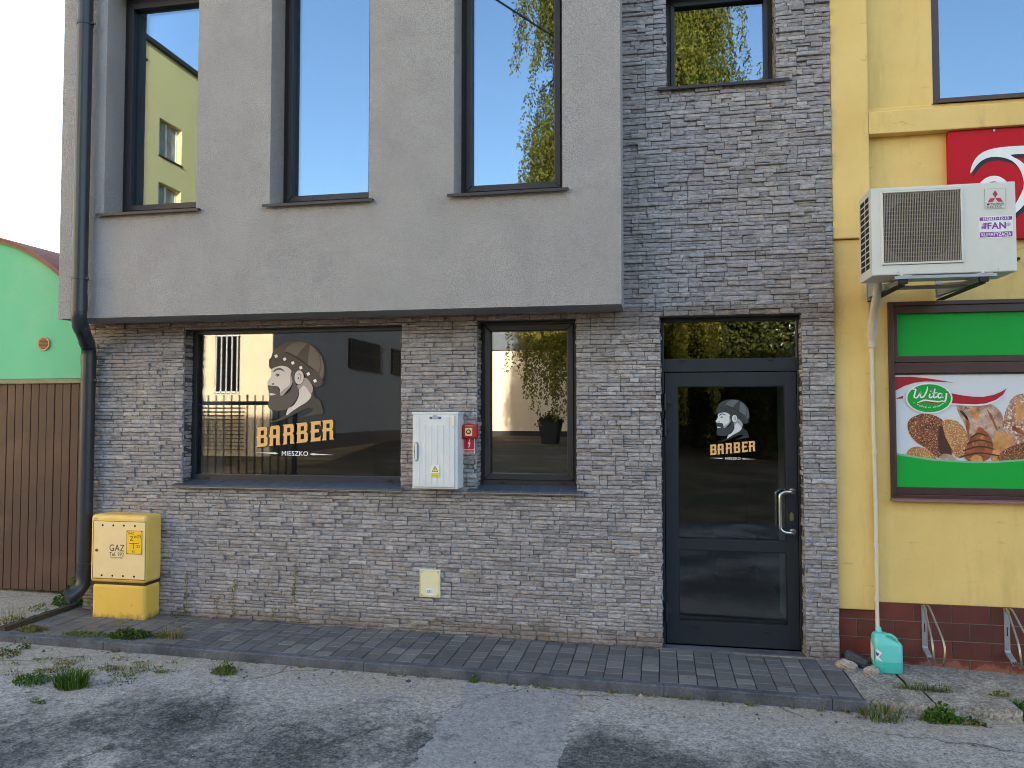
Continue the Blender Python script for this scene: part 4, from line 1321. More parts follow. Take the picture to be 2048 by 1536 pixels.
stroke([(1.977,1.893),(1.974,1.862),(1.966,1.838),(1.950,1.834)], [b,b,b,.003], 11, 13)
PP([(1.876 + .005 * math.cos(t_), 1.908 + .005 * math.sin(t_)) for t_ in range(6)], 11, 13, False)
PP([(1.982 + .005 * math.cos(t_), 1.912 + .005 * math.sin(t_)) for t_ in range(6)], 11, 13, False)
stroke([(1.787,1.826),(1.83,1.843),(1.88,1.838),(1.925,1.834),(1.955,1.842)], [.002,.006,.005,.005,.002], 11, 13)
stroke([(1.800,1.822),(1.84,1.833),(1.88,1.828),(1.915,1.823),(1.94,1.828)], [.001,.004,.005,.004,.001], 3, 14)
wtx = 'w polskich sklepach'
for i, ch in enumerate(wtx):
    t_ = (i - (len(wtx) - 1) / 2) / len(wtx)
    a_ = t_ * 1.7
    if ch != ' ':
        text(po, ch, 1.866 + .118 * math.sin(a_) , PY - .0008 * 13, 1.874 - .081 * math.cos(a_) - .004, .0165, 11, bold=.0003, rot=a_ * .72)
po.box(1.758, 1.772, PY - .0108, PY - .0104, 1.8245, 1.8265, 11)
po.box(1.960, 1.974, PY - .0108, PY - .0104, 1.8245, 1.8265, 11)
po.build('bakery_poster', po_m, ys, parent=sw2)

# red fascia sign
rs = thing('shop_sign', (2.6, .05, 2.96), 'red sign panel with a white swoosh emblem on the yellow wall behind the air conditioner', 'sign')
M().box(2.008, 3.9, .035, .083, 2.958, 3.735).build('panel', MT['redsign'], rs, bevel=.003)
f = M()
sw1 = [(2.146,3.43),(2.150,3.469),(2.177,3.53),(2.229,3.576),(2.305,3.598),(2.393,3.604),(2.486,3.604),(2.60,3.60),(2.80,3.585),(2.80,3.548),(2.60,3.550),(2.484,3.546),(2.400,3.545),(2.441,3.514),(2.483,3.476),(2.519,3.39),(2.523,3.293),(2.484,3.198),(2.427,3.138),(2.400,3.115),(2.36,3.10),(2.40,3.16),(2.441,3.228),(2.477,3.309),(2.476,3.379),(2.452,3.45),(2.41,3.502),(2.348,3.53),(2.279,3.537),(2.221,3.517),(2.183,3.481)]
dk = [(a + .014, b_ - .026) for a, b_ in sw1]
f.poly(smoothpts(dk, 2), .0335, 1)
f.poly(smoothpts(sw1, 2), .0325, 0)
f.poly(smoothpts([(2.195,3.345),(2.238,3.389),(2.288,3.404),(2.338,3.391),(2.380,3.345),(2.36,3.30),(2.335,3.345),(2.29,3.365),(2.24,3.350)], 3), .0325, 0)
f.build('emblem', [MT['paper'], MT['blk']], rs)
for a in (2.30, 2.9, 3.5):
    M().cyl((a, .028, 3.722), 'y', .008, .008, 10).build('screw', MT['galv'], rs)
ws = M().tube([(2.43, .09, 2.815), (2.43, .02, 2.815)], .012, 12)
tag(ws.build('pipe_stub', MT['blk'], None), 'short black pipe stub sticking out of the yellow wall right of the air conditioner', 'pipe')

# ------------------------------------------------------------------ air conditioner
ac = thing('air_conditioner', (1.7, -.6, 2.6), 'white outdoor air conditioner unit with a round fan grille on the yellow wall', 'air conditioner')
AX0, AX1, AY0, AY1, AZ0, AZ1 = 1.292, 2.104, -.745, -.455, 2.600, 3.145
GR = (1.352, 1.806, 2.668, 3.117)
b_ = M()
pierced(b_, AX0, AX1, AZ0, AZ1, [GR], AY0, .05)
b_.add([(AX1, AY0, AZ0), (AX1, AY1, AZ0), (AX1, AY1, AZ1), (AX1, AY0, AZ1)], [(0, 1, 2, 3)])
b_.add([(AX0, AY1, AZ0), (AX1, AY1, AZ0), (AX1, AY1, AZ1), (AX0, AY1, AZ1)], [(0, 3, 2, 1)])
b_.add([(AX0, AY0, AZ0), (AX1, AY0, AZ0), (AX1, AY1, AZ0), (AX0, AY1, AZ0)], [(0, 3, 2, 1)])
b_.add([(AX0, AY0, AZ1), (AX1, AY0, AZ1), (AX1, AY1, AZ1), (AX0, AY1, AZ1)], [(0, 1, 2, 3)])
# left cheek with two columns of openings
cols = [(AY0 + .055, AY0 + .140), (AY0 + .155, AY1 - .03)]
rz = [(AZ0 + .055 + i * .0385, AZ0 + .055 + i * .0385 + .030) for i in range(12)]
ysx = sorted({AY0, AY1, *[v for c in cols for v in c]})
zsx = sorted({AZ0, AZ1, *[v for c in rz for v in c]})
for a, c in zip(ysx, ysx[1:]):
    for e, g_ in zip(zsx, zsx[1:]):
        my, mz = (a + c) / 2, (e + g_) / 2
        if not (any(p < my < q for p, q in cols) and any(p < mz < q for p, q in rz)):
            b_.add([(AX0, a, e), (AX0, c, e), (AX0, c, g_), (AX0, a, g_)], [(0, 3, 2, 1)])
import bmesh
bo = b_.build('casing', MT['acw'], ac)
bm = bmesh.new(); bm.from_mesh(bo.data); bmesh.ops.remove_doubles(bm, verts=bm.verts, dist=.0004); bmesh.ops.dissolve_limit(bm, angle_limit=.02, verts=bm.verts, edges=bm.edges); bm.to_mesh(bo.data); bm.free()
bv = bo.modifiers.new('bevel', 'BEVEL'); bv.width = .007; bv.segments = 2; bv.limit_method = 'ANGLE'; bv.angle_limit = R(60)
coil = M().box(AX0 + .012, AX1 - .012, AY0 + .16, AY1 - .015, AZ0 + .02, AZ1 - .02)
coil.box(AX0 + .004, AX0 + .010, AY0 + .045, AY1 - .02, AZ0 + .04, AZ1 - .03)
coil.build('coil', MT['dark'], ac)
fn = M()
cx, cz = (GR[0] + GR[1]) / 2, (GR[2] + GR[3]) / 2
for k in range(3):
    a0 = k * 2.094 + .4
    for j in range(6):
        a, a2 = a0 + j * .2, a0 + (j + 1) * .2
        yy, y2 = AY0 + .115 - j * .008, AY0 + .115 - (j + 1) * .008
        fn.add([(cx + .04 * math.cos(a), yy, cz + .04 * math.sin(a)), (cx + .195 * math.cos(a), yy, cz + .195 * math.sin(a)), (cx + .195 * math.cos(a2), y2, cz + .195 * math.sin(a2)), (cx + .04 * math.cos(a2), y2, cz + .04 * math.sin(a2))], [(0, 1, 2, 3)])
fn.cyl((cx, AY0 + .07, cz), 'y', .045, .05, 20)
fn.build('fan', MT['dark'], ac)
shd = M()
N_ = 40
for i in range(N_):
    a, a2 = 2 * math.pi * i / N_, 2 * math.pi * (i + 1) / N_
    def sqp(a):
        m_ = max(abs(math.cos(a)), abs(math.sin(a)))
        return (cx + .226 * math.cos(a) / m_, cz + .223 * math.sin(a) / m_)
    p, q = sqp(a), sqp(a2)
    r1, r2 = (cx + .207 * math.cos(a), cz + .207 * math.sin(a)), (cx + .207 * math.cos(a2), cz + .207 * math.sin(a2))
    shd.add([(p[0], AY0 + .04, p[1]), (q[0], AY0 + .04, q[1]), (r2[0], AY0 + .052, r2[1]), (r1[0], AY0 + .052, r1[1]), (r1[0], AY0 + .14, r1[1]), (r2[0], AY0 + .14, r2[1])], [(0, 1, 2, 3), (3, 2, 5, 4)])
shd.build('fan_shroud', surf('shroud', (112, 98, 84), .6, var=.3), ac)
gg = M()
nb = 46
for i in range(nb):
    xx = GR[0] + .016 + (GR[1] - GR[0] - .032) * i / (nb - 1)
    gg.box(xx - .0016, xx + .0016, AY0 - .006, AY0 - .001, GR[2] + .006, GR[3] - .006)
for i in range(17):
    zz = GR[2] + .018 + (GR[3] - GR[2] - .036) * i / 16
    gg.box(GR[0] + .006, GR[1] - .006, AY0 - .0005, AY0 + .003, zz - .0011, zz + .0011)
gf = M()
frame(gf, GR[0] - .004, GR[1] + .004, GR[2] - .004, GR[3] + .004, AY0 - .009, AY0 + .002, .012)
gg.v += []
go_ = gg.build('fan_grille', MT['acg'], ac)
gf.build('grille_frame', MT['acw'], ac, bevel=.002)
gl_ = M(); frame(gl_, GR[0] - .0065, GR[1] + .0065, GR[2] - .0065, GR[3] + .0065, AY0 - .0008, AY0 + .001, .003); gl_.build('grille_gap', MT['dark'], ac)
bd = M()
Y = AY0 - .0025
bx0, bx1, bz0, bz1 = 1.934, 2.047, 2.984, 3.104
bd.box(bx0, bx1, Y, AY0 + .0005, bz0, bz1, 0)
mx_, mz_, s_ = (bx0 + bx1) / 2, 3.047, .028
def rh(cx, cz, ang):
    u = (math.cos(ang), math.sin(ang))
    pts = [(0, 0), (s_ * math.cos(ang - R(30)), s_ * math.sin(ang - R(30))), (s_ * math.cos(ang) * 1.732, s_ * math.sin(ang) * 1.732), (s_ * math.cos(ang + R(30)), s_ * math.sin(ang + R(30)))]
    bd.poly([(cx + p[0], cz + p[1]) for p in pts], Y - .0008, 1)
for a_ in (90, 210, 330):
    rh(mx_, mz_, R(a_))
text(bd, 'MITSUBISHI', mx_, Y - .0008, 3.004, .0195, 2, align='CENTER', bold=.0003, sx=.92)
text(bd, 'ELECTRIC', bx0 + .008, Y - .0008, 2.988, .0185, 2, bold=.0003)
s2 = M(); frame(s2, bx0 - .001, bx1 + .001, bz0 - .001, bz1 + .001, Y - .0004, Y + .001, .0015)
bd.add(s2.v, s2.f, 3)
bd.build('maker_badge', [MT['acw'], MT['magenta'], MT['ink'], MT['mgrey']], ac)
st2 = M()
a0, a1 = 1.902, 2.080
Y = AY0 - .002
st2.box(a0 - .006, a1 + .004, Y, AY0 + .0005, 2.806, 2.938, 0)
st2.box(a0, a1, Y - .0006, Y + .0002, 2.912, 2.933, 1)
st2.box(a0, a1, Y - .0006, Y + .0002, 2.811, 2.842, 1)
text(st2, '(42)611-12-10', (a0 + a1) / 2, Y - .0010, 2.9155, .0235, 0, bold=.0006, sx=.98, align='CENTER')
text(st2, 'KLIMATYZACJA', (a0 + a1) / 2, Y - .0010, 2.817, .0285, 0, bold=.0006, sx=.78, align='CENTER')
text(st2, 'FAN', (a0 + a1) / 2 + .004, Y - .0010, 2.861, .054, 1, bold=.0018, sx=1.0, align='CENTER')
st2.poly([(a0 + .006, 2.862), (a0 + .034, 2.862), (a0 + .040, 2.900), (a0 + .018, 2.896)], Y - .0009, 1)
for i in range(4):
    st2.box(a0 + .004, a0 + .026, Y - .0015, Y - .0011, 2.866 + i * .008, 2.868 + i * .008, 0)
st2.poly([(a1 - .022 + .015 * math.cos(t_), 2.884 + .012 * math.sin(t_)) for t_ in [i * .5 for i in range(12)]], Y - .0009, 2)
text(st2, '2', a1 - .022, Y - .0013, 2.878, .014, 1, align='CENTER')
st2.build('service_sticker', [MT['paper'], MT['purple'], surf('lilac', (196, 176, 206), .5)], ac)
for a in (1.44, 2.0):
    M().cyl((a, AY0 - .003, 2.617), 'y', .004, .004, 8).build('screw', MT['galv'], ac)

bk = thing('ac_bracket', (1.75, -.3, 2.5), 'grey steel wall bracket carrying the air conditioner', 'bracket')
f = M()
f.box(1.422, 1.992, -.745, -.712, 2.574, 2.594)
f.build('front_rail', MT['galv'], bk, bevel=.002)
f = M(); f.box(1.43, 1.97, -.50, -.475, 2.548, 2.57); f.build('rear_rail', MT['mgrey'], bk)
for xx in (1.472, 1.925):
    f = M()
    f.prism([(-.735, 2.548), (-.735, 2.573), (-.45, 2.596), (.02, 2.66), (.02, 2.572)], 'x', xx - .015, xx + .015)
    f.build('arm', MT['mgrey'], bk, bevel=.002)
    f = M(); f.box(xx - .022, xx + .022, -.70, .02, 2.540, 2.547); f.build('brace', MT['dark'], bk)
    f = M(); f.box(xx - .022, xx + .022, .022, .034, 2.56, 2.68); f.build('wall_plate', MT['galv'], bk)
    f = M(); f.box(xx - .03, xx + .05, -.735, -.69, 2.5945, 2.600); f.cyl((xx - .01, -.742, 2.594), 'z', .008, .010, 8); f.build('rubber_foot', MT['paper'], bk)
    f = M(); f.box(xx - .026, xx + .026, -.741, -.715, 2.545, 2.5735); f.build('end_cap', MT['blk'], bk, bevel=.003)

hs = thing('ac_hose', (1.46, 0, 2.3), 'white wrapped hose bundle hanging under the left end of the air conditioner', 'hose')
f = M()
f.tube(smoothpts([(1.40, -.46, 2.64), (1.41, -.40, 2.58), (1.435, -.28, 2.52), (1.452, -.15, 2.44), (1.462, -.06, 2.34), (1.466, -.02, 2.27), (1.466, -.012, 2.22)], 4, False), [.026] * 8 + [.030] * 8 + [.030] * 4 + [.024] * 4 + [.016], 14)
f.build('wrapped_bundle', MT['hose'], hs, smooth=True)
M().tube([(1.466, -.012, 2.235), (1.466, -.012, 2.215)], .022, 12).build('tape', MT['pvc'], hs)
dt = thing('drain_tube', (1.47, 0, .3), 'thin white drain tube running down the yellow wall into the teal jug', 'pipe')
f = M()
f.tube([(1.466, -.012, 2.26), (1.468, -.008, 2.1), (1.470, .0, 1.75), (1.477, .0, 1.1), (1.472, -.01, .42), (1.470, -.022, .27)], .013, 12)
f.build('tube', MT['pvc'], dt, smooth=True)
for zz, xx in ((2.20, 1.467), (1.96, 1.469), (1.48, 1.4735), (.83, 1.475), (.46, 1.4725)):
    M().tube([(xx, -.004, zz - .014), (xx, -.004, zz + .014)], .017, 12).build('tube_joint', MT['pvc'], dt)

# ------------------------------------------------------------------ teal jug under the drain tube
jg = thing('plastic_jug', (1.49, -.10, .01), 'translucent teal plastic jug catching the drain tube beside the rubble', 'jug')
def jugshape(z0, z1, n=12, mi=0, mb=None, full=True):
    mb = M() if mb is None else mb
    prof = [(0, .80), (.01, .93), (.03, 1.0), (.09, 1.0), (.20, 1.0), (.225, 1.0)]
    return mb
def ring(cx, cy, z, a, b, k=4.0, n=28, sx=0):
    out = []
    for i in range(n):
        t_ = 2 * math.pi * i / n
        c, s = math.cos(t_), math.sin(t_)
        r_ = (abs(c) ** k + abs(s) ** k) ** (-1 / k)
        out.append((cx + a * r_ * c, cy + b * r_ * s, z))
    return out
def loft(mb, rings, mi=0, cap=True, ms=None):
    o = len(mb.v)
    n = len(rings[0])
    vs = [p for r_ in rings for p in r_]
    fs = []
    mb.v += vs
    for j in range(len(rings) - 1):
        for i in range(n):
            i2 = (i + 1) % n
            mb.f.append((o + j * n + i, o + j * n + i2, o + (j + 1) * n + i2, o + (j + 1) * n + i))
            mb.mi.append(ms[j] if ms else mi)
    if cap:
        mb.f.append(tuple(o + i for i in range(n - 1, -1, -1))); mb.mi.append(mi if not ms else ms[0])
        mb.f.append(tuple(o + (len(rings) - 1) * n + i for i in range(n))); mb.mi.append(mi if not ms else ms[-1])
f = M()
cxj, cyj = 1.496, -.135
rg = [ring(cxj, cyj, .004, .075, .055), ring(cxj, cyj, .012, .088, .066), ring(cxj, cyj, .035, .092, .070), ring(cxj, cyj, .085, .092, .070), ring(cxj, cyj, .0855, .0925, .0705),
      ring(cxj, cyj, .190, .092, .070), ring(cxj - .004, cyj, .205, .088, .067), ring(cxj - .022, cyj, .238, .068, .055), ring(cxj - .034, cyj, .256, .050, .045), ring(cxj - .040, cyj, .262, .036, .036)]
loft(f, rg, ms=[1, 1, 1, 1, 0, 0, 0, 0, 0])
f.build('body', [MT['teal'], MT['teald']], jg, smooth=True)
f = M(); f.tube([(1.457, -.10, .255), (1.457, -.085, .285)], .020, 14); f.build('neck', MT['teal'], jg, smooth=True)
f = M(); f.tube(smoothpts([(1.475, -.165, .252), (1.50, -.20, .268), (1.535, -.195, .245), (1.55, -.185, .215)], 3, False), .010, 10); f.build('handle', MT['teal'], jg, smooth=True)
f = M()
X_ = cxj - .0935
f.add([(X_, cyj - .052, .085), (X_, cyj + .03, .085), (X_, cyj + .03, .21), (X_, cyj - .050, .17)], [(0, 1, 2, 3)], 0)
yv = cyj - .0713
f.add([(1.409, yv - .001, .175), (1.45, yv - .001, .145), (1.428, yv - .001, .12), (1.452, yv - .001, .088), (1.412, yv - .001, .105)], [(0, 4, 3, 2, 1)], 1)
f.add([(1.410, yv - .0015, .155), (1.432, yv - .0015, .14), (1.42, yv - .0015, .125), (1.411, yv - .0015, .13)], [(0, 3, 2, 1)], 2)
f.build('torn_label', [MT['paper'], MT['paper'], MT['blueink']], jg)

# rubble beside the jug
def rockmesh(c, s, seed, rotz=0, mat='rock', boxy=0):
    bm = bmesh.new()
    bmesh.ops.create_icosphere(bm, subdivisions=4, radius=1)
    r_ = np.random.RandomState(seed)
    ks = r_.uniform(1.2, 6, (14, 3)) * r_.choice([-1, 1], (14, 3))
    ph = r_.uniform(0, 6, 14)
    for v in bm.verts:
        p = np.array(v.co)
        d = 1 + sum(.055 / (1 + .25 * i) * math.sin(float(ks[i].dot(p)) * (1 + i * .35) + ph[i]) for i in range(14))
        if boxy:
            m_ = max(abs(p)) ** boxy
            d = d * .35 + .65
            p = p / m_
        v.co = Vector((p[0] * s[0], p[1] * s[1], p[2] * s[2])) * d
    me = bpy.data.meshes.new('rock')
    M3 = Matrix.Rotation(rotz, 4, 'Z')
    bmesh.ops.transform(bm, matrix=M3, verts=bm.verts)
    bm.to_mesh(me); bm.free()
    me.materials.append(MT[mat])
    return me
for nm, c, s, sd_, rz_, mt, bx, lab, cat in (
        ('rock', (1.235, -.16, .035), (.070, .045, .038), 5, -.6, 'rock', 0, 'beige lump of rubble leaning on the corner of the dark pavement', 'rock'),
        ('rock', (1.372, -.24, .030), (.048, .036, .036), 9, .3, 'rock', 0, 'small beige rubble lump between the dark block and the teal jug', 'rock'),
        ('paving_block', (1.322, -.085, .060), (.085, .038, .032), 14, -.75, 'slate', .8, 'dark grey broken paving block lying on the rubble beside the teal jug', 'block')):
    o = bpy.data.objects.new(nm, rockmesh(c, s, sd_, rz_, mt, bx))
    COL.objects.link(o)
    o.location = c
    if nm == 'paving_block':
        o.rotation_euler = (0, R(20), 0)
    tag(o, lab, cat, None if nm != 'rock' else 'beige rubble lumps')

# ------------------------------------------------------------------ wall-mounted bicycle holders
def bike_holder(x, label):
    r = thing('bicycle_holder', (x, .068, .1), label, 'bicycle rack', 'bicycle holders on the tiled plinth')
    f = M(); f.box(x - .018, x + .018, .060, .067, .105, .415); f.build('wall_bar', MT['galv'], r, bevel=.0015)
    f = M(); f.prism([(.060, .135), (.060, .105), (-.02, .085), (-.055, .062), (-.055, .070), (-.02, .095), (.050, .122)], 'x', x - .018, x + .018); f.build('foot', MT['galv'], r, bevel=.001)
    for s in (-1, 1):
        f = M()
        p = [(x + s * .006, .052, .405), (x + s * .012, .035, .418), (x + s * .016, .0, .408), (x + s * .026, -.10, .325), (x + s * .034, -.185, .250), (x + s * .036, -.215, .190), (x + s * .030, -.215, .125), (x + s * .022, -.18, .092), (x + s * .012, -.10, .082), (x + s * .008, -.04, .082)]
        f.tube(smoothpts(p, 3, False), .0075, 10)
        f.build('wheel_loop', MT['steelw'], r, smooth=True)
    for zz in (.395, .145):
        M().cyl((x, .055, zz), 'y', .008, .006, 8).build('bolt', MT['mgrey'], r)
    M().box(x - .003, x + .003, .0585, .0605, .23, .29).build('slot', MT['hole'], r)
MT['steelw'] = surf('weathered_steel_tube', (168, 158, 140), .36, metal=.85, var=.25, vs=25)
bike_holder(1.797, 'steel wheel holder bolted to the brown tiles nearest to the teal jug')
bike_holder(2.318, 'steel wheel holder bolted to the brown tiles under the bakery poster, farther from the jug')

# ------------------------------------------------------------------ mint green garage on the left
gg_ = thing('garage', (-6.4, .2, .1), 'mint green garage with an arched roof and brown door left of the downpipe', 'garage')
AC_, AZ_, AR = -6.38, 1.66, 1.72
arch = [(AC_ + AR * math.sin(a), AZ_ + AR * math.cos(a)) for a in [R(-78 + 5 * i) for i in range(29)]]
arch = [p for p in arch if p[0] < -4.90]
z_end = AZ_ + math.sqrt(AR ** 2 - (-4.90 - AC_) ** 2)
f = M()
gd0, gd1, gdz = -7.7, -5.062, 2.065
top_pts = arch + [(-4.90, z_end)]
lft = (-8.05, arch[0][1])
f.add([(p[0], .2, p[1]) for p in ([(-8.05, gdz)] + [(-8.05, arch[0][1])] + arch + [(-4.90, z_end), (-4.90, gdz)])], [tuple(range(len(arch) + 3, -1, -1))][:1] if False else [tuple(range(len(arch) + 4))])
f.add([(-8.05, .2, -.2), (gd0, .2, -.2), (gd0, .2, gdz), (-8.05, .2, gdz)], [(0, 1, 2, 3)])
f.add([(gd0, .2, -.2), (gd0, .3, -.2), (gd0, .3, gdz), (gd0, .2, gdz)], [(0, 3, 2, 1)])
f.add([(gd0, .2, gdz), (gd1, .2, gdz), (gd1, .3, gdz), (gd0, .3, gdz)], [(0, 3, 2, 1)])
for i in range(len(top_pts) - 1):
    a, b = top_pts[i], top_pts[i + 1]
    f.add([(a[0], .2, a[1]), (b[0], .2, b[1]), (b[0], 12, b[1]), (a[0], 12, a[1])], [(0, 1, 2, 3)])
f.add([(-8.05, .2, -.2), (-8.05, 12, -.2), (-8.05, 12, arch[0][1]), (-8.05, .2, arch[0][1])], [(0, 1, 2, 3)])
f.add([(-8.05, 12, -.2), (-4.9, 12, -.2), (-4.9, 12, 2.4), (-8.05, 12, 2.4)], [(0, 1, 2, 3)])
f.build('wall', MT['mint'], gg_)
f = M().box(gd1, -4.905, .195, .32, -.2, gdz - .001); f.build('door_jamb', MT['mintdirt'], gg_)
f = M().box(gd0, gd1 - .002, .205, .30, 2.022, 2.062); f.build('lintel', MT['lintel'], gg_)
f = M()
xx = gd0 + .01
while xx < gd1 - .02:
    e = min(xx + .083, gd1 - .004)
    f.box(xx + .003, e - .003, .236 + rnd.uniform(-.002, .002), .26, .165, 2.020)
    xx = e
f.box(gd0, gd1, .252, .27, .16, 2.02, 1)
f.build('door', [MT['gate'], MT['hole']], gg_, bevel=.003)
f = M()
for i in range(len(arch)):
    pass
def archband(mb, r0, r1, y0, y1, mi):
    n_ = 30
    for i in range(n_):
        a, a2 = R(-80 + 145 * i / n_ * 1.0), R(-80 + 145 * (i + 1) / n_)
        if AC_ + r1 * math.sin(a2) > -4.86: break
        P_ = lambda r, t_: (AC_ + r * math.sin(t_), AZ_ + r * math.cos(t_))
        q = [P_(r0, a), P_(r1, a), P_(r1, a2), P_(r0, a2)]
        mb.add([(p[0], y0, p[1]) for p in q] + [(p[0], y1, p[1]) for p in q], [(0, 3, 2, 1), (4, 5, 6, 7), (0, 1, 5, 4), (2, 3, 7, 6), (1, 2, 6, 5), (3, 0, 4, 7)], mi)
archband(f, AR - .005, AR + .032, .16, 12.1, 0)
archband(f, AR + .034, AR + .042, .13, 12.1, 1)
f.build('roof', [MT['roofe'], MT['rooft']], gg_)
f = M()
f.cyl((-5.452, .185, 2.38), 'y', .063, .016, 28, 0)
for i in range(8):
    zz = 2.38 - .042 + i * .012
    hw = math.sqrt(max(.048 ** 2 - (zz - 2.38) ** 2, 0))
    f.box(-5.452 - hw, -5.452 + hw, .1825, .1855, zz - .0042, zz + .0042, 1)
f.build('vent_grille', [surf('cream_vent', (186, 150, 104), .6), surf('brown_slat', (112, 58, 40), .7)], gg_)

# ------------------------------------------------------------------ plants
def blades(mb, x, y, z, n, spread, hmin, hmax, wd, lean=.6, mi=0, mis=None):
    for _ in range(n):
        a = rnd.uniform(0, 6.283)
        r_ = spread * math.sqrt(rnd.random())
        bx, by = x + r_ * math.cos(a), y + r_ * .7 * math.sin(a)
        h_ = rnd.uniform(hmin, hmax)
        la = a + rnd.uniform(-.8, .8)
        ln = rnd.uniform(.15, 1) * lean * h_
        px, py = -math.sin(la) * wd / 2, math.cos(la) * wd / 2
        k = mis[rnd.randrange(len(mis))] if mis else mi
        m1 = (bx + math.cos(la) * ln * .35, by + math.sin(la) * ln * .35, z + h_ * .62)
        tp = (bx + math.cos(la) * ln, by + math.sin(la) * ln, z + h_ * rnd.uniform(.75, 1))
        mb.add([(bx - px, by - py, z - .01), (bx + px, by + py, z - .01), (m1[0] + px * .8, m1[1] + py * .8, m1[2]), (m1[0] - px * .8, m1[1] - py * .8, m1[2]), tp],
               [(0, 1, 2, 3), (3, 2, 4)], k)
def leaves(mb, x, y, z, n, sx, sy, h, size, mis=(0,)):
    for _ in range(n):
        a = rnd.uniform(0, 6.283)
        r_ = math.sqrt(rnd.random())
        c = Vector((x + sx * r_ * math.cos(a), y + sy * r_ * math.sin(a), z + h * rnd.random() ** 1.5 * (1.15 - r_)))
        d = Vector((rnd.uniform(-1, 1), rnd.uniform(-1, 1), rnd.uniform(-.1, .8))).normalized()
        s = size * rnd.uniform(.6, 1.3)
        u = d.cross(Vector((rnd.uniform(-1, 1), rnd.uniform(-1, 1), rnd.uniform(-.3, .3)))).normalized()
        mb.add([c, c + d * s * .5 + u * s * .32, c + d * s, c + d * s * .5 - u * s * .32], [(0, 1, 2, 3)], mis[rnd.randrange(len(mis))])
PM = [MT['grassb'], MT['weed'], MT['dry'], MT['wine'], MT['ocher']]
def plant(name, label, cat, parts, group=None):
    mb = M()
    for p in parts:
        kind, args, kw = p
        (blades if kind == 'b' else leaves)(mb, *args, **kw)
    o = mb.build(name, PM)
    tag(o, label, cat, group)
    return o
G_ = lambda x, y: gz(x, y)
WG = 'weeds and grass tufts growing from the ground'
plant('grass_tuft', 'dense bright green grass tuft on the sand in front of the gas cabinet kerb', 'grass', [('b', (-3.68, -1.47, G_(-3.68, -1.47), 420, .105, .05, .125, .0045), dict(lean=.9, mis=[0, 0, 0, 1])), ('b', (-3.66, -1.46, G_(-3.68, -1.47), 60, .13, .04, .10, .004), dict(lean=1.4, mis=[0, 2]))], WG)
plant('weed', 'low spreading green weed left of the dense grass tuft', 'weed', [('l', (-3.98, -1.46, G_(-3.98, -1.46), 260, .12, .09, .05, .022), dict(mis=(1, 1, 0))), ('b', (-3.98, -1.48, G_(-3.98, -1.46), 60, .12, .02, .06, .004), {})], WG)
plant('weed', 'dark green and wine red weed clump on the pavers before the gas cabinet', 'weed', [('l', (-3.90, -.63, pz(-3.9), 900, .165, .095, .06, .021), dict(mis=(3, 3, 3, 1, 0)))], WG)
plant('weed', 'dry straw coloured grass clump on the pavers right of the wine red weed', 'weed', [('b', (-3.60, -.58, pz(-3.6), 160, .10, .03, .10, .003), dict(lean=1.1, mis=[2, 2, 4, 0])), ('l', (-3.68, -.60, pz(-3.6), 120, .10, .05, .03, .016), dict(mis=(1, 4)))], WG)
plant('weed', 'sparse green weeds on the pavers near the kerb left end', 'weed', [('l', (-4.22, -.68, pz(-4.2), 320, .22, .06, .03, .016), dict(mis=(1, 4, 1)))], WG)
plant('weed', 'ochre moss and weeds at the left corner of the kerb', 'weed', [('l', (-4.72, -.66, pz(-4.7), 460, .13, .07, .035, .018), dict(mis=(4, 2, 4, 1))), ('b', (-4.72, -.68, pz(-4.7), 60, .08, .02, .06, .003), dict(mis=[2, 4, 0]))], WG)
plant('weed', 'small green weed at the foot of the kerb below the big window', 'weed', [('l', (-2.88, -1.03, G_(-2.9, -1.05), 300, .085, .07, .07, .018), dict(mis=(1, 0, 1))), ('b', (-2.88, -1.03, G_(-2.9, -1.05), 90, .11, .04, .12, .003), dict(lean=1.0, mis=[0, 2]))], WG)
plant('weed', 'tiny green sprig at the kerb below the narrow window', 'weed', [('l', (-1.213, -.825, G_(-1.2, -.83), 110, .03, .015, .075, .014), dict(mis=(1, 0)))], WG)
plant('weed', 'green grass tuft at the right end of the dark kerb', 'weed', [('b', (1.27, -.85, G_(1.26, -.84), 240, .13, .03, .085, .004), dict(lean=1.5, mis=[0, 1, 0, 2]))], WG)
plant('weed', 'broad leaved green weed below the concrete walk edge', 'weed', [('l', (1.60, -.83, G_(1.6, -.84), 240, .10, .05, .11, .034), dict(mis=(1, 1, 0))), ('l', (1.74, -.84, G_(1.7, -.84), 120, .10, .04, .05, .022), dict(mis=(4, 1, 3)))], WG)
plant('grass_tuft', 'grass growing along the crack of the concrete walk', 'grass', [('b', (1.48 + i * .055, -.49, sz(1.5 + i * .055, -.49), 42, .035, .02, .055, .0035), dict(lean=1.5, mis=[0, 0, 1, 2])) for i in range(6)], WG)
plant('weed', 'broad leaved weed growing in the gap that breaks the front edge of the concrete walk', 'weed', [('l', (2.13, -.66, -.05, 260, .07, .14, .10, .03), dict(mis=(1, 1, 0)))], WG)
plant('weed', 'tiny weed in the concrete crack below the second wheel holder', 'weed', [('l', (2.06, -.47, sz(2.06, -.47), 60, .07, .03, .03, .018), dict(mis=(1, 4)))], WG)
plant('weed', 'leafy light green weed behind the downpipe mouth', 'weed', [('l', (-5.00, .02, .12, 240, .13, .09, .17, .034), dict(mis=(1, 1, 0))), ('l', (-5.14, -.12, .1, 120, .10, .10, .05, .02), dict(mis=(1, 4))), ('l', (-4.99, .12, .28, 40, .05, .05, .12, .034), dict(mis=(1,)))], WG)
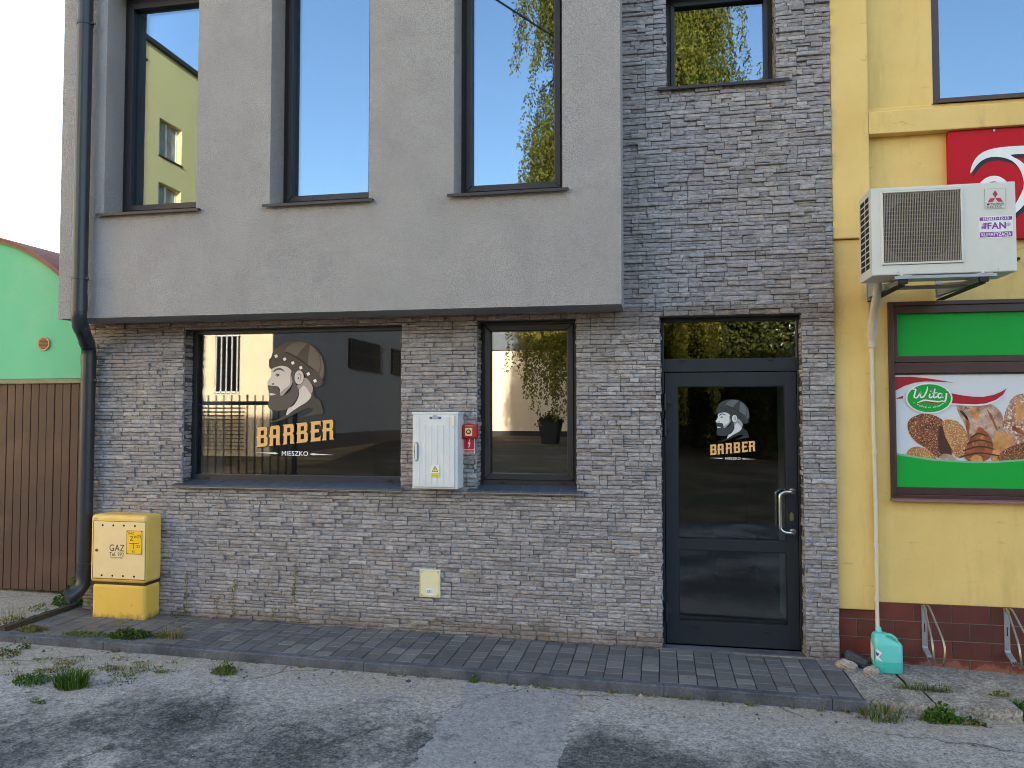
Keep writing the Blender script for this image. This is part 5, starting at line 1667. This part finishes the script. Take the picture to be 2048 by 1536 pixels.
plant('weed', 'brownish weeds beyond the left end of the kerb', 'weed', [('l', (-5.12, -.52, .09, 300, .14, .16, .05, .018), dict(mis=(4, 2, 3))), ('b', (-5.14, -.38, .10, 60, .12, .05, .14, .0025), dict(mis=[2, 4]))], WG)
plant('weed', 'brown and green weed clump on the sand beyond the spreading green weed', 'weed', [('l', (-4.62, -1.08, G_(-4.6, -1.1), 320, .16, .12, .05, .018), dict(mis=(4, 3, 1))), ('l', (-4.55, -.92, G_(-4.6, -.9), 90, .05, .04, .10, .018), dict(mis=(1, 3)))], WG)
plant('weed', 'small seedling on the asphalt in front of the grass tuft', 'weed', [('l', (-3.66, -1.76, G_(-3.66, -1.76), 70, .05, .03, .025, .014), dict(mis=(1,)))], WG)
plant('weed', 'small sprig right of the grass mat near the kerb', 'weed', [('l', (-3.29, -1.12, G_(-3.3, -1.1), 70, .05, .03, .03, .014), dict(mis=(1, 4)))], WG)
mt_ = M()
for i in range(34):
    x_, y_ = rnd.gauss(-3.95, .38), rnd.gauss(-1.16, .11)
    if y_ > -.85: y_ = -.95
    leaves(mt_, x_, y_, G_(x_, y_), 26, .075, .05, .022, .014, (0, 1, 4, 2))
    blades(mt_, x_, y_, G_(x_, y_), 14, .07, .015, .05, .003, 1.4, 0, [0, 4, 2])
for i in range(70):
    x_ = rnd.uniform(-4.9, 1.6)
    if rnd.random() < .4: x_ = rnd.gauss(-.3, .9)
    y_ = -.812 - abs(rnd.gauss(0, .012))
    k_ = rnd.randrange(2, 9)
    leaves(mt_, x_, y_, G_(x_, y_), k_ * 2, .018, .008, .018, .012, (0, 1, 4, 2, 3))
    blades(mt_, x_, y_, G_(x_, y_), k_, .02, .012, .05, .0025, 1.2, 0, [2, 2, 4, 0])
o = mt_.build('grass_mat', PM); o['kind'] = 'stuff'; o['label'] = 'thin mat of grass and moss on the sandy ground along the kerb'
ms_ = M()
for i in range(60):
    x_, y_ = rnd.uniform(-4.8, -1.2), rnd.uniform(-.74, -.1)
    if rnd.random() < .5: x_ = rnd.uniform(-4.8, -3.0)
    leaves(ms_, x_, y_, pz(x_), 7, .03, .012, .01, .010, (4, 1, 2))
for i in range(90):
    x_ = rnd.uniform(-4.0, .0)
    leaves(ms_, x_, -.028, pz(x_), 6, .025, .008, .015, .009, (4, 2, 3, 1))
o = ms_.build('joint_moss', PM); o['kind'] = 'stuff'; o['label'] = 'moss and tiny seedlings in the paver joints'
for x_, h_, lab in ((-2.878, .50, 'tallest thin green stalk against the stone wall under the big window'), (-3.411, .33, 'thin stalk second from the gas cabinet growing up the stone wall'), (-3.557, .16, 'short thin stalk between two taller ones at the stone wall'), (-3.838, .36, 'thin stalk nearest to the gas cabinet at the stone wall'), (-3.06, .12, 'lowest thin sprout beside the tallest stalk at the wall')):
    mb = M()
    p = [(x_ + .006 * math.sin(k * 1.3), -.032 - .004 * math.sin(k), pz(x_) + h_ * k / 7) for k in range(8)]
    mb.tube(p, .0018, 5, 4)
    for k in range(int(h_ * 70)):
        q = p[min(int(k / (h_ * 70) * 7), 6)]
        zz = pz(x_) + h_ * (k + rnd.random()) / (h_ * 70)
        leaves(mb, q[0], -.036, zz, 2, .014, .006, .006, .017, (1, 4, 4))
    tag(mb.build('weed_stalk', PM), lab, 'weed', 'thin stalks growing up the stone wall')
# small litter
lt = M(); lt.v = [(-.0, 0, 0)]
for nm, c, s, sd_, lab, mt in (('pebble', (-3.38, -1.02, .035), (.022, .017, .014), 21, 'white pebble on the sand at the kerb', 'rock'), ('pebble', (-1.63, -.92, -.002), (.018, .014, .010), 22, 'dark pebble at the edge of the pale repair strip', 'slate'), ('pebble', (-3.86, -1.62, .03), (.022, .014, .010), 23, 'flat grey pebble left of the grass tuft foot', 'rock')):
    o = bpy.data.objects.new(nm, rockmesh(c, s, sd_, 0, mt)); COL.objects.link(o); o.location = (c[0], c[1], gz(c[0], c[1]) + s[2] * .6); tag(o, lab, 'pebble')

# ------------------------------------------------------------------ the yard across the street (seen in the glass)
MT['farwhite'] = surf('cream_far_render', (226, 208, 176), .85, var=.05, vs=1)
MT['fargrey'] = surf('grey_far_render', (92, 98, 104), .85, var=.05, vs=1)
MT['fardark'] = surf('dark_far_base', (50, 50, 52), .85)
MT['faryel'] = surf('yellow_far_render', (222, 204, 140), .85, var=.05, vs=1)
MT['farglass'] = surf('far_window_glass', (14, 15, 18), .9, spec=.05)
MT['curtain'] = surf('curtained_glass', (150, 152, 140), .4, var=.4, vs=3)
MT['ironb'] = surf('black_iron', (24, 24, 25), .5)

lb_ = thing('low_building', (-16, -28, .2), 'low cream and grey building reflected in the big shop window', 'building')
f = M()
f.box(-19.5, -12.92, -40, -18.02, -.3, 6.2, 0)
f.build('wall', MT['farwhite'], lb_)
f = M().box(-12.92, -12.90, -39.9, -18.0, .95, 6.2); f.build('side_cladding', MT['fargrey'], lb_)
f = M().box(-12.92, -12.86, -39.9, -17.98, -.3, .95); f.build('base_course', MT['fardark'], lb_)
f = M().box(-19.8, -12.6, -40.2, -17.7, 6.2, 6.45); f.build('roof', MT['fardark'], lb_)
f = M()
for y0_ in (-28.0, -33.2):
    wd_ = M().box(-12.92, -12.84, y0_, y0_ + 3.6, 3.7, 4.95)
    wo_ = wd_.build('window', MT['farglass'], lb_)
    b2 = M()
    for k in range(14):
        b2.box(-12.80, -12.78, y0_ + .1 + k * .26, y0_ + .12 + k * .26, 3.65, 5.0)
    for zz in (3.75, 4.3, 4.9):
        b2.box(-12.805, -12.775, y0_ - .05, y0_ + 3.65, zz, zz + .04)
    b2.build('window_grille', MT['ironb'], lb_, parent=wo_)
wd_ = M(); wd_.box(-15.05, -14.15, -18.04, -17.95, 2.5, 4.55)
wo_ = wd_.build('window', MT['farglass'], lb_)
b2 = M()
for k in range(5):
    b2.box(-15.0 + k * .2, -14.97 + k * .2, -17.93, -17.90, 2.4, 4.7)
for zz in (2.45, 4.4):
    b2.box(-15.1, -14.1, -17.94, -17.90, zz, zz + .05)
b2.build('window_grille', MT['paper'], lb_, parent=wo_)
f = M().box(-15.9, -13.8, -18.0, -17.86, 2.15, 2.42); f.build('window_ledge', MT['farwhite'], lb_)
f = M()
for k in range(12):
    f.box(-16.0, -13.9, -17.93, -17.9, .5 + k * .13, .53 + k * .13)
f.build('louvre', MT['fardark'], lb_)

f = thing('white_building', (-7, -39, .4), 'long sunlit cream wall with dark base reflected in the narrow window', 'building')
M().box(-12.85, 1.5, -44, -38, -.2, 5.45).build('wall', MT['farwhite'], f)
M().box(-12.85, 1.7, -44.2, -37.8, 5.45, 6.6).build('roof', MT['fargrey'], f)
M().box(-12.85, 1.5, -38, -37.94, -.2, .75).build('base_course', MT['fardark'], f)

rb = thing('shade_block', (-9.4, 17, 0), 'plain unseen block added behind the mint green garage to shade the low building', 'building')  # added out of view; its shadow darkens the foot of the cream wall
M().box(-12.7, -6.1, 14, 20, -.2, 7.8).build('wall', MT['faryel'], rb)
M().box(-12.9, -5.9, 13.8, 20.2, 7.8, 8.0).build('roof', MT['fardark'], rb)

yb_ = thing('apartment_block', (-26, -24, 0), 'tall pale yellow apartment block reflected in the upper left window', 'building')
f = M(); f.box(-36, -20.3, -33, -12, -.2, 16.6); f.build('wall', MT['faryel'], yb_)
sk = M()
wins = [(yy, zz) for yy in (-16.2, -19.6, -22.9, -27.4) for zz in (1.6, 4.3, 7.0, 9.65, 12.3)]
ops_ = [(-yy - .75, -yy + .75, zz, zz + 1.55) for yy, zz in wins]
for a, b, c, d_ in cells(12.0, 33.0, -.2, 16.6, ops_):
    sk.add([(-20.0, -a, c), (-20.0, -b, c), (-20.0, -b, d_), (-20.0, -a, d_)], [(0, 1, 2, 3)])
for a, b, c, d_ in ops_:
    sk.add([(-20.0, -a, c), (-20.3, -a, c), (-20.3, -a, d_), (-20.0, -a, d_)], [(0, 1, 2, 3)])
    sk.add([(-20.0, -b, c), (-20.3, -b, c), (-20.3, -b, d_), (-20.0, -b, d_)], [(3, 2, 1, 0)])
    sk.add([(-20.0, -a, c), (-20.0, -b, c), (-20.3, -b, c), (-20.3, -a, c)], [(0, 1, 2, 3)])
    sk.add([(-20.0, -a, d_), (-20.0, -b, d_), (-20.3, -b, d_), (-20.3, -a, d_)], [(3, 2, 1, 0)])
sk.add([(-20.3, -12.0, -.2), (-20.0, -12.0, -.2), (-20.0, -12.0, 16.6), (-20.3, -12.0, 16.6)], [(0, 1, 2, 3)])
sk.build('insulated_skin', MT['faryel'], yb_)
M().box(-36.2, -19.85, -33.2, -11.8, 16.6, 16.78).build('roof', MT['fardark'], yb_)
for yy, zz in wins:
    w_ = M(); w_.box(-20.3, -20.25, yy - .74, yy + .74, zz + .01, zz + 1.54, 0)
    w_.box(-20.25, -20.22, yy - .74, yy - .66, zz + .01, zz + 1.54, 1); w_.box(-20.25, -20.22, yy + .66, yy + .74, zz + .01, zz + 1.54, 1)
    w_.box(-20.25, -20.22, yy - .04, yy + .04, zz + .01, zz + 1.54, 1); w_.box(-20.3, -19.93, yy - .8, yy + .8, zz - .05, zz - .005, 2)
    w_.build('window', [MT['curtain'], MT['paper'], MT['fardark']], yb_)

fe = thing('metal_fence', (-9.5, -8, 0), 'black metal railing reflected in the left half of the big shop window', 'fence')
for zz in (1.92, .25):
    M().box(-12.4, -7.05, -8.03, -7.97, zz, zz + .075).build('rail', MT['ironb'], fe)
xb = -12.35
bar = None
while xb < -7.1:
    if bar is None:
        bar = M().box(xb, xb + .02, -8.012, -7.988, .1, 2.12).build('bar', MT['ironb'], fe)
        bar0x = xb
    else:
        c = bar.copy(); COL.objects.link(c); c.parent = fe; c.location = (xb - bar0x, 0, 0)
    xb += .17
for xx in (-12.45, -9.8, -7.1):
    M().box(xx, xx + .07, -8.035, -7.965, -.1, 2.0).build('post', MT['ironb'], fe)

def quads(name, P, size, mat, root, rs, hang=0.0, flat=.55):
    """one leaf-sized quad at each point of P"""
    n = len(P)
    sz_ = size * rs.uniform(.6, 1.35, (n, 1))
    u = rs.normal(0, 1, (n, 3)); u[:, 2] -= hang * 2.5
    u /= np.linalg.norm(u, axis=1, keepdims=True)
    q = rs.normal(0, 1, (n, 3))
    q = np.cross(u, q); q /= np.linalg.norm(q, axis=1, keepdims=True)
    u = u * sz_; q = q * sz_ * flat * .5
    V = np.stack([P, P + u * .5 + q, P + u, P + u * .5 - q], 1) - np.array(root.location)
    me = bpy.data.meshes.new(name)
    me.vertices.add(n * 4); me.vertices.foreach_set('co', V.reshape(-1).astype(np.float32))
    me.loops.add(n * 4); me.loops.foreach_set('vertex_index', np.arange(n * 4, dtype=np.int32))
    me.polygons.add(n); me.polygons.foreach_set('loop_start', np.arange(0, n * 4, 4, dtype=np.int32))
    me.update(calc_edges=True)
    me.materials.append(mat)
    o = bpy.data.objects.new(name, me)
    COL.objects.link(o)
    if root.name in bpy.data.objects:
        o.parent = root
    return o
def weeping_tree(cx, cy, cz, H, Rr, label, seed):
    rs = np.random.RandomState(seed)
    t = thing('birch_tree', (cx, cy, cz), label, 'tree')
    tr = M()
    tr.tube([(cx + .12 * math.sin(k * .8), cy + .1 * math.cos(k), cz - .2 + H * .93 * k / 9) for k in range(10)], [.30 - .029 * k for k in range(10)], 10)
    S = []                                   # strand: start point, length, outward drift
    for k in range(370):
        a = rs.uniform(0, 6.283)
        f_ = rs.uniform(.235, .94)
        rad = Rr * (1.06 - .3 * f_) * (1 - max(0, f_ - .8) * 3.0) * rs.uniform(.3, 1.08)
        z0_ = cz + H * f_
        p = [(cx + math.cos(a) * rad * u, cy + math.sin(a) * rad * u, z0_ + H * .06 * math.sin(u * 2.6) * (1 - .4 * u)) for u in [i / 5 for i in range(6)]]
        tr.tube(p, [.07 * (1 - u / 6) + .008 for u in range(6)], 5)
        for _ in range(42):
            u = rs.uniform(.25, 1.0)
            j = min(int(u * 5), 4); w_ = u * 5 - j
            q = np.array(p[j]) * (1 - w_) + np.array(p[j + 1]) * w_ + np.array([rs.normal(0, .28), rs.normal(0, .28), 0])
            S.append((q, rs.uniform(1.0, 3.6), a))
    # long curtains that reach down towards the planter on the left side
    for bx, top_, n_ in ((-3.45, 6.4, 9), (-3.15, 6.2, 12), (-2.75, 6.3, 18), (-2.4, 6.6, 22), (-2.1, 6.4, 22), (-1.5, 6.2, 30), (-1.1, 6.0, 26), (-.4, 6.4, 28), (.5, 6.2, 28), (1.4, 6.0, 26), (2.4, 6.3, 20)):
        for _ in range(n_):
            S.append((np.array([cx + bx + rs.normal(0, .13), cy + rs.uniform(-1.5, 2.2), cz + top_ + rs.normal(0, .6)]), rs.uniform(2.6, 5.2), 1.5))
    for _ in range(110):
        S.append((np.array([cx + rs.uniform(-4.0, -2.0), cy + rs.uniform(-1.5, 2.0), cz + rs.uniform(6.0, 8.2)]), rs.uniform(2.0, 4.0), 1.5))
    # clumping: a few thick bundles give the crown light and dark columns
    tr.build('trunk', MT['bark'], t)
    pts = []
    for q, ln, a in S:
        low = cz + rs.uniform(.7, 2.6)
        ln = max(.4, min(ln, q[2] - low))
        n = int(38 * ln) + 4
        u = np.sort(rs.uniform(0, 1, n))
        c = np.stack([q[0] + math.cos(a) * .15 * u * ln + rs.normal(0, .045, n), q[1] + math.sin(a) * .15 * u * ln + rs.normal(0, .045, n), q[2] - ln * u], 1)
        pts.append(c)
    quads('crown', np.concatenate(pts), .10, MT['birchl'], t, rs, hang=.6)
weeping_tree(-.8, -20, gz(-1, -20), 27.0, 3.55, 'weeping birch with hanging golden green strands reflected in the upper windows', 11)
def leafy_tree(name, cx, cy, cz, H, Rr, label, seed, nl, low=.15, size=.16):
    rs = np.random.RandomState(seed)
    t = thing(name, (cx, cy, cz), label, 'shrub' if name == 'shrub' else 'tree', None if name == 'shrub' else 'broadleaf trees across the street')
    tr = M()
    tr.tube([(cx, cy, cz - .2), (cx + .1, cy, cz + H * .3), (cx, cy + .1, cz + H * .7)], [.22, .16, .06], 9)
    C, Q = [], []
    for k in range(34):
        a, e = rs.uniform(0, 6.283), rs.uniform(low, .95)
        rr = Rr * math.sin(max(.25, e) * 2.9) * rs.uniform(.35, .95)
        c = (cx + math.cos(a) * rr, cy + math.sin(a) * rr, cz + H * e)
        C.append(c); Q.append(Rr * rs.uniform(.24, .44))
        tr.tube([(cx, cy, cz + H * min(e, .6) * .8), tuple((c[i] + (cx, cy, cz + H * e)[i]) / 2 for i in range(3)), c], [.07, .04, .015], 5)
    tr.build('trunk', MT['bark'], t)
    C, Q = np.array(C), np.array(Q)
    k = rs.randint(0, len(C), nl)
    d = rs.normal(0, 1, (nl, 3)); d /= np.linalg.norm(d, axis=1, keepdims=True)
    P = C[k] + d * Q[k][:, None] * rs.uniform(.5, 1.12, (nl, 1))
    quads('crown', P, size, MT['darkl'], t, rs)
leafy_tree('broadleaf_tree', 4.6, -24, gz(0, -24), 9.5, 3.6, 'dark broadleaf tree standing right of the weeping birch', 31, 42000, .08)
leafy_tree('broadleaf_tree', 1.6, -29, gz(0, -29), 7.5, 3.6, 'bushy tree standing behind the weeping birch', 32, 42000, .08)
leafy_tree('broadleaf_tree', 9.5, -27, gz(0, -27), 8.5, 3.8, 'broadleaf tree farthest from the white building across the street', 33, 30000, .10)
leafy_tree('shrub', -.6, -25, gz(0, -25), 2.3, 1.7, 'low shrub under the weeping birch', 34, 9000, .2, .10)
rsb = np.random.RandomState(77)
nB = 70000
Pb = np.stack([rsb.uniform(1.5, 40, nB), rsb.uniform(-52, -44, nB), np.zeros(nB)], 1)
hgt_ = 8.0 + 2.5 * np.sin(Pb[:, 0] * .55) + 1.6 * np.sin(Pb[:, 0] * 1.3 + 1)
Pb[:, 2] = .4 + hgt_ * rsb.uniform(0, 1, nB) ** .8
ob_ = quads('tree_belt', Pb, .42, MT['darkl'], type('o', (), {'location': (0, 0, 0), 'name': '?'})(), rsb)
ob_['kind'] = 'stuff'; ob_['label'] = 'far belt of trees closing the view across the street'

pt = thing('planter', (-5.1, -30, gz(0, -30)), 'large dark tapered planter with a shrub reflected in the narrow window', 'planter')
f = M(); zz = gz(-5, -30); loft(f, [ring(-5.1, -30, zz, .40, .40), ring(-5.1, -30, zz + 1.05, .56, .56), ring(-5.1, -30, zz + 1.12, .60, .60), ring(-5.1, -30, zz + 1.12, .52, .52), ring(-5.1, -30, zz + 1.0, .5, .5)])
f.build('pot', MT['fardark'], pt)
f = M(); leaves(f, -5.1, -30, zz + 1.0, 900, .6, .6, .6, .10, (0,)); f.build('foliage', MT['darkl'], pt)

up_ = thing('utility_pole', (8.0, -24, .3), 'grey utility pole across the street carrying a cable', 'pole')
M().tube([(8.0, -24, .1), (8.0, -24, 9.0)], [.16, .11], 12).build('pole', MT['lintel'], up_)
f = M()
A_, B_ = Vector((8.0, -24, 8.7)), Vector((-4.7, -.36, 7.72))
f.tube([A_.lerp(B_, k / 30) - Vector((0, 0, .9 * 4 * (k / 30) * (1 - k / 30) * .5)) for k in range(31)], .015, 6)
f.build('cable', MT['blk'], up_)
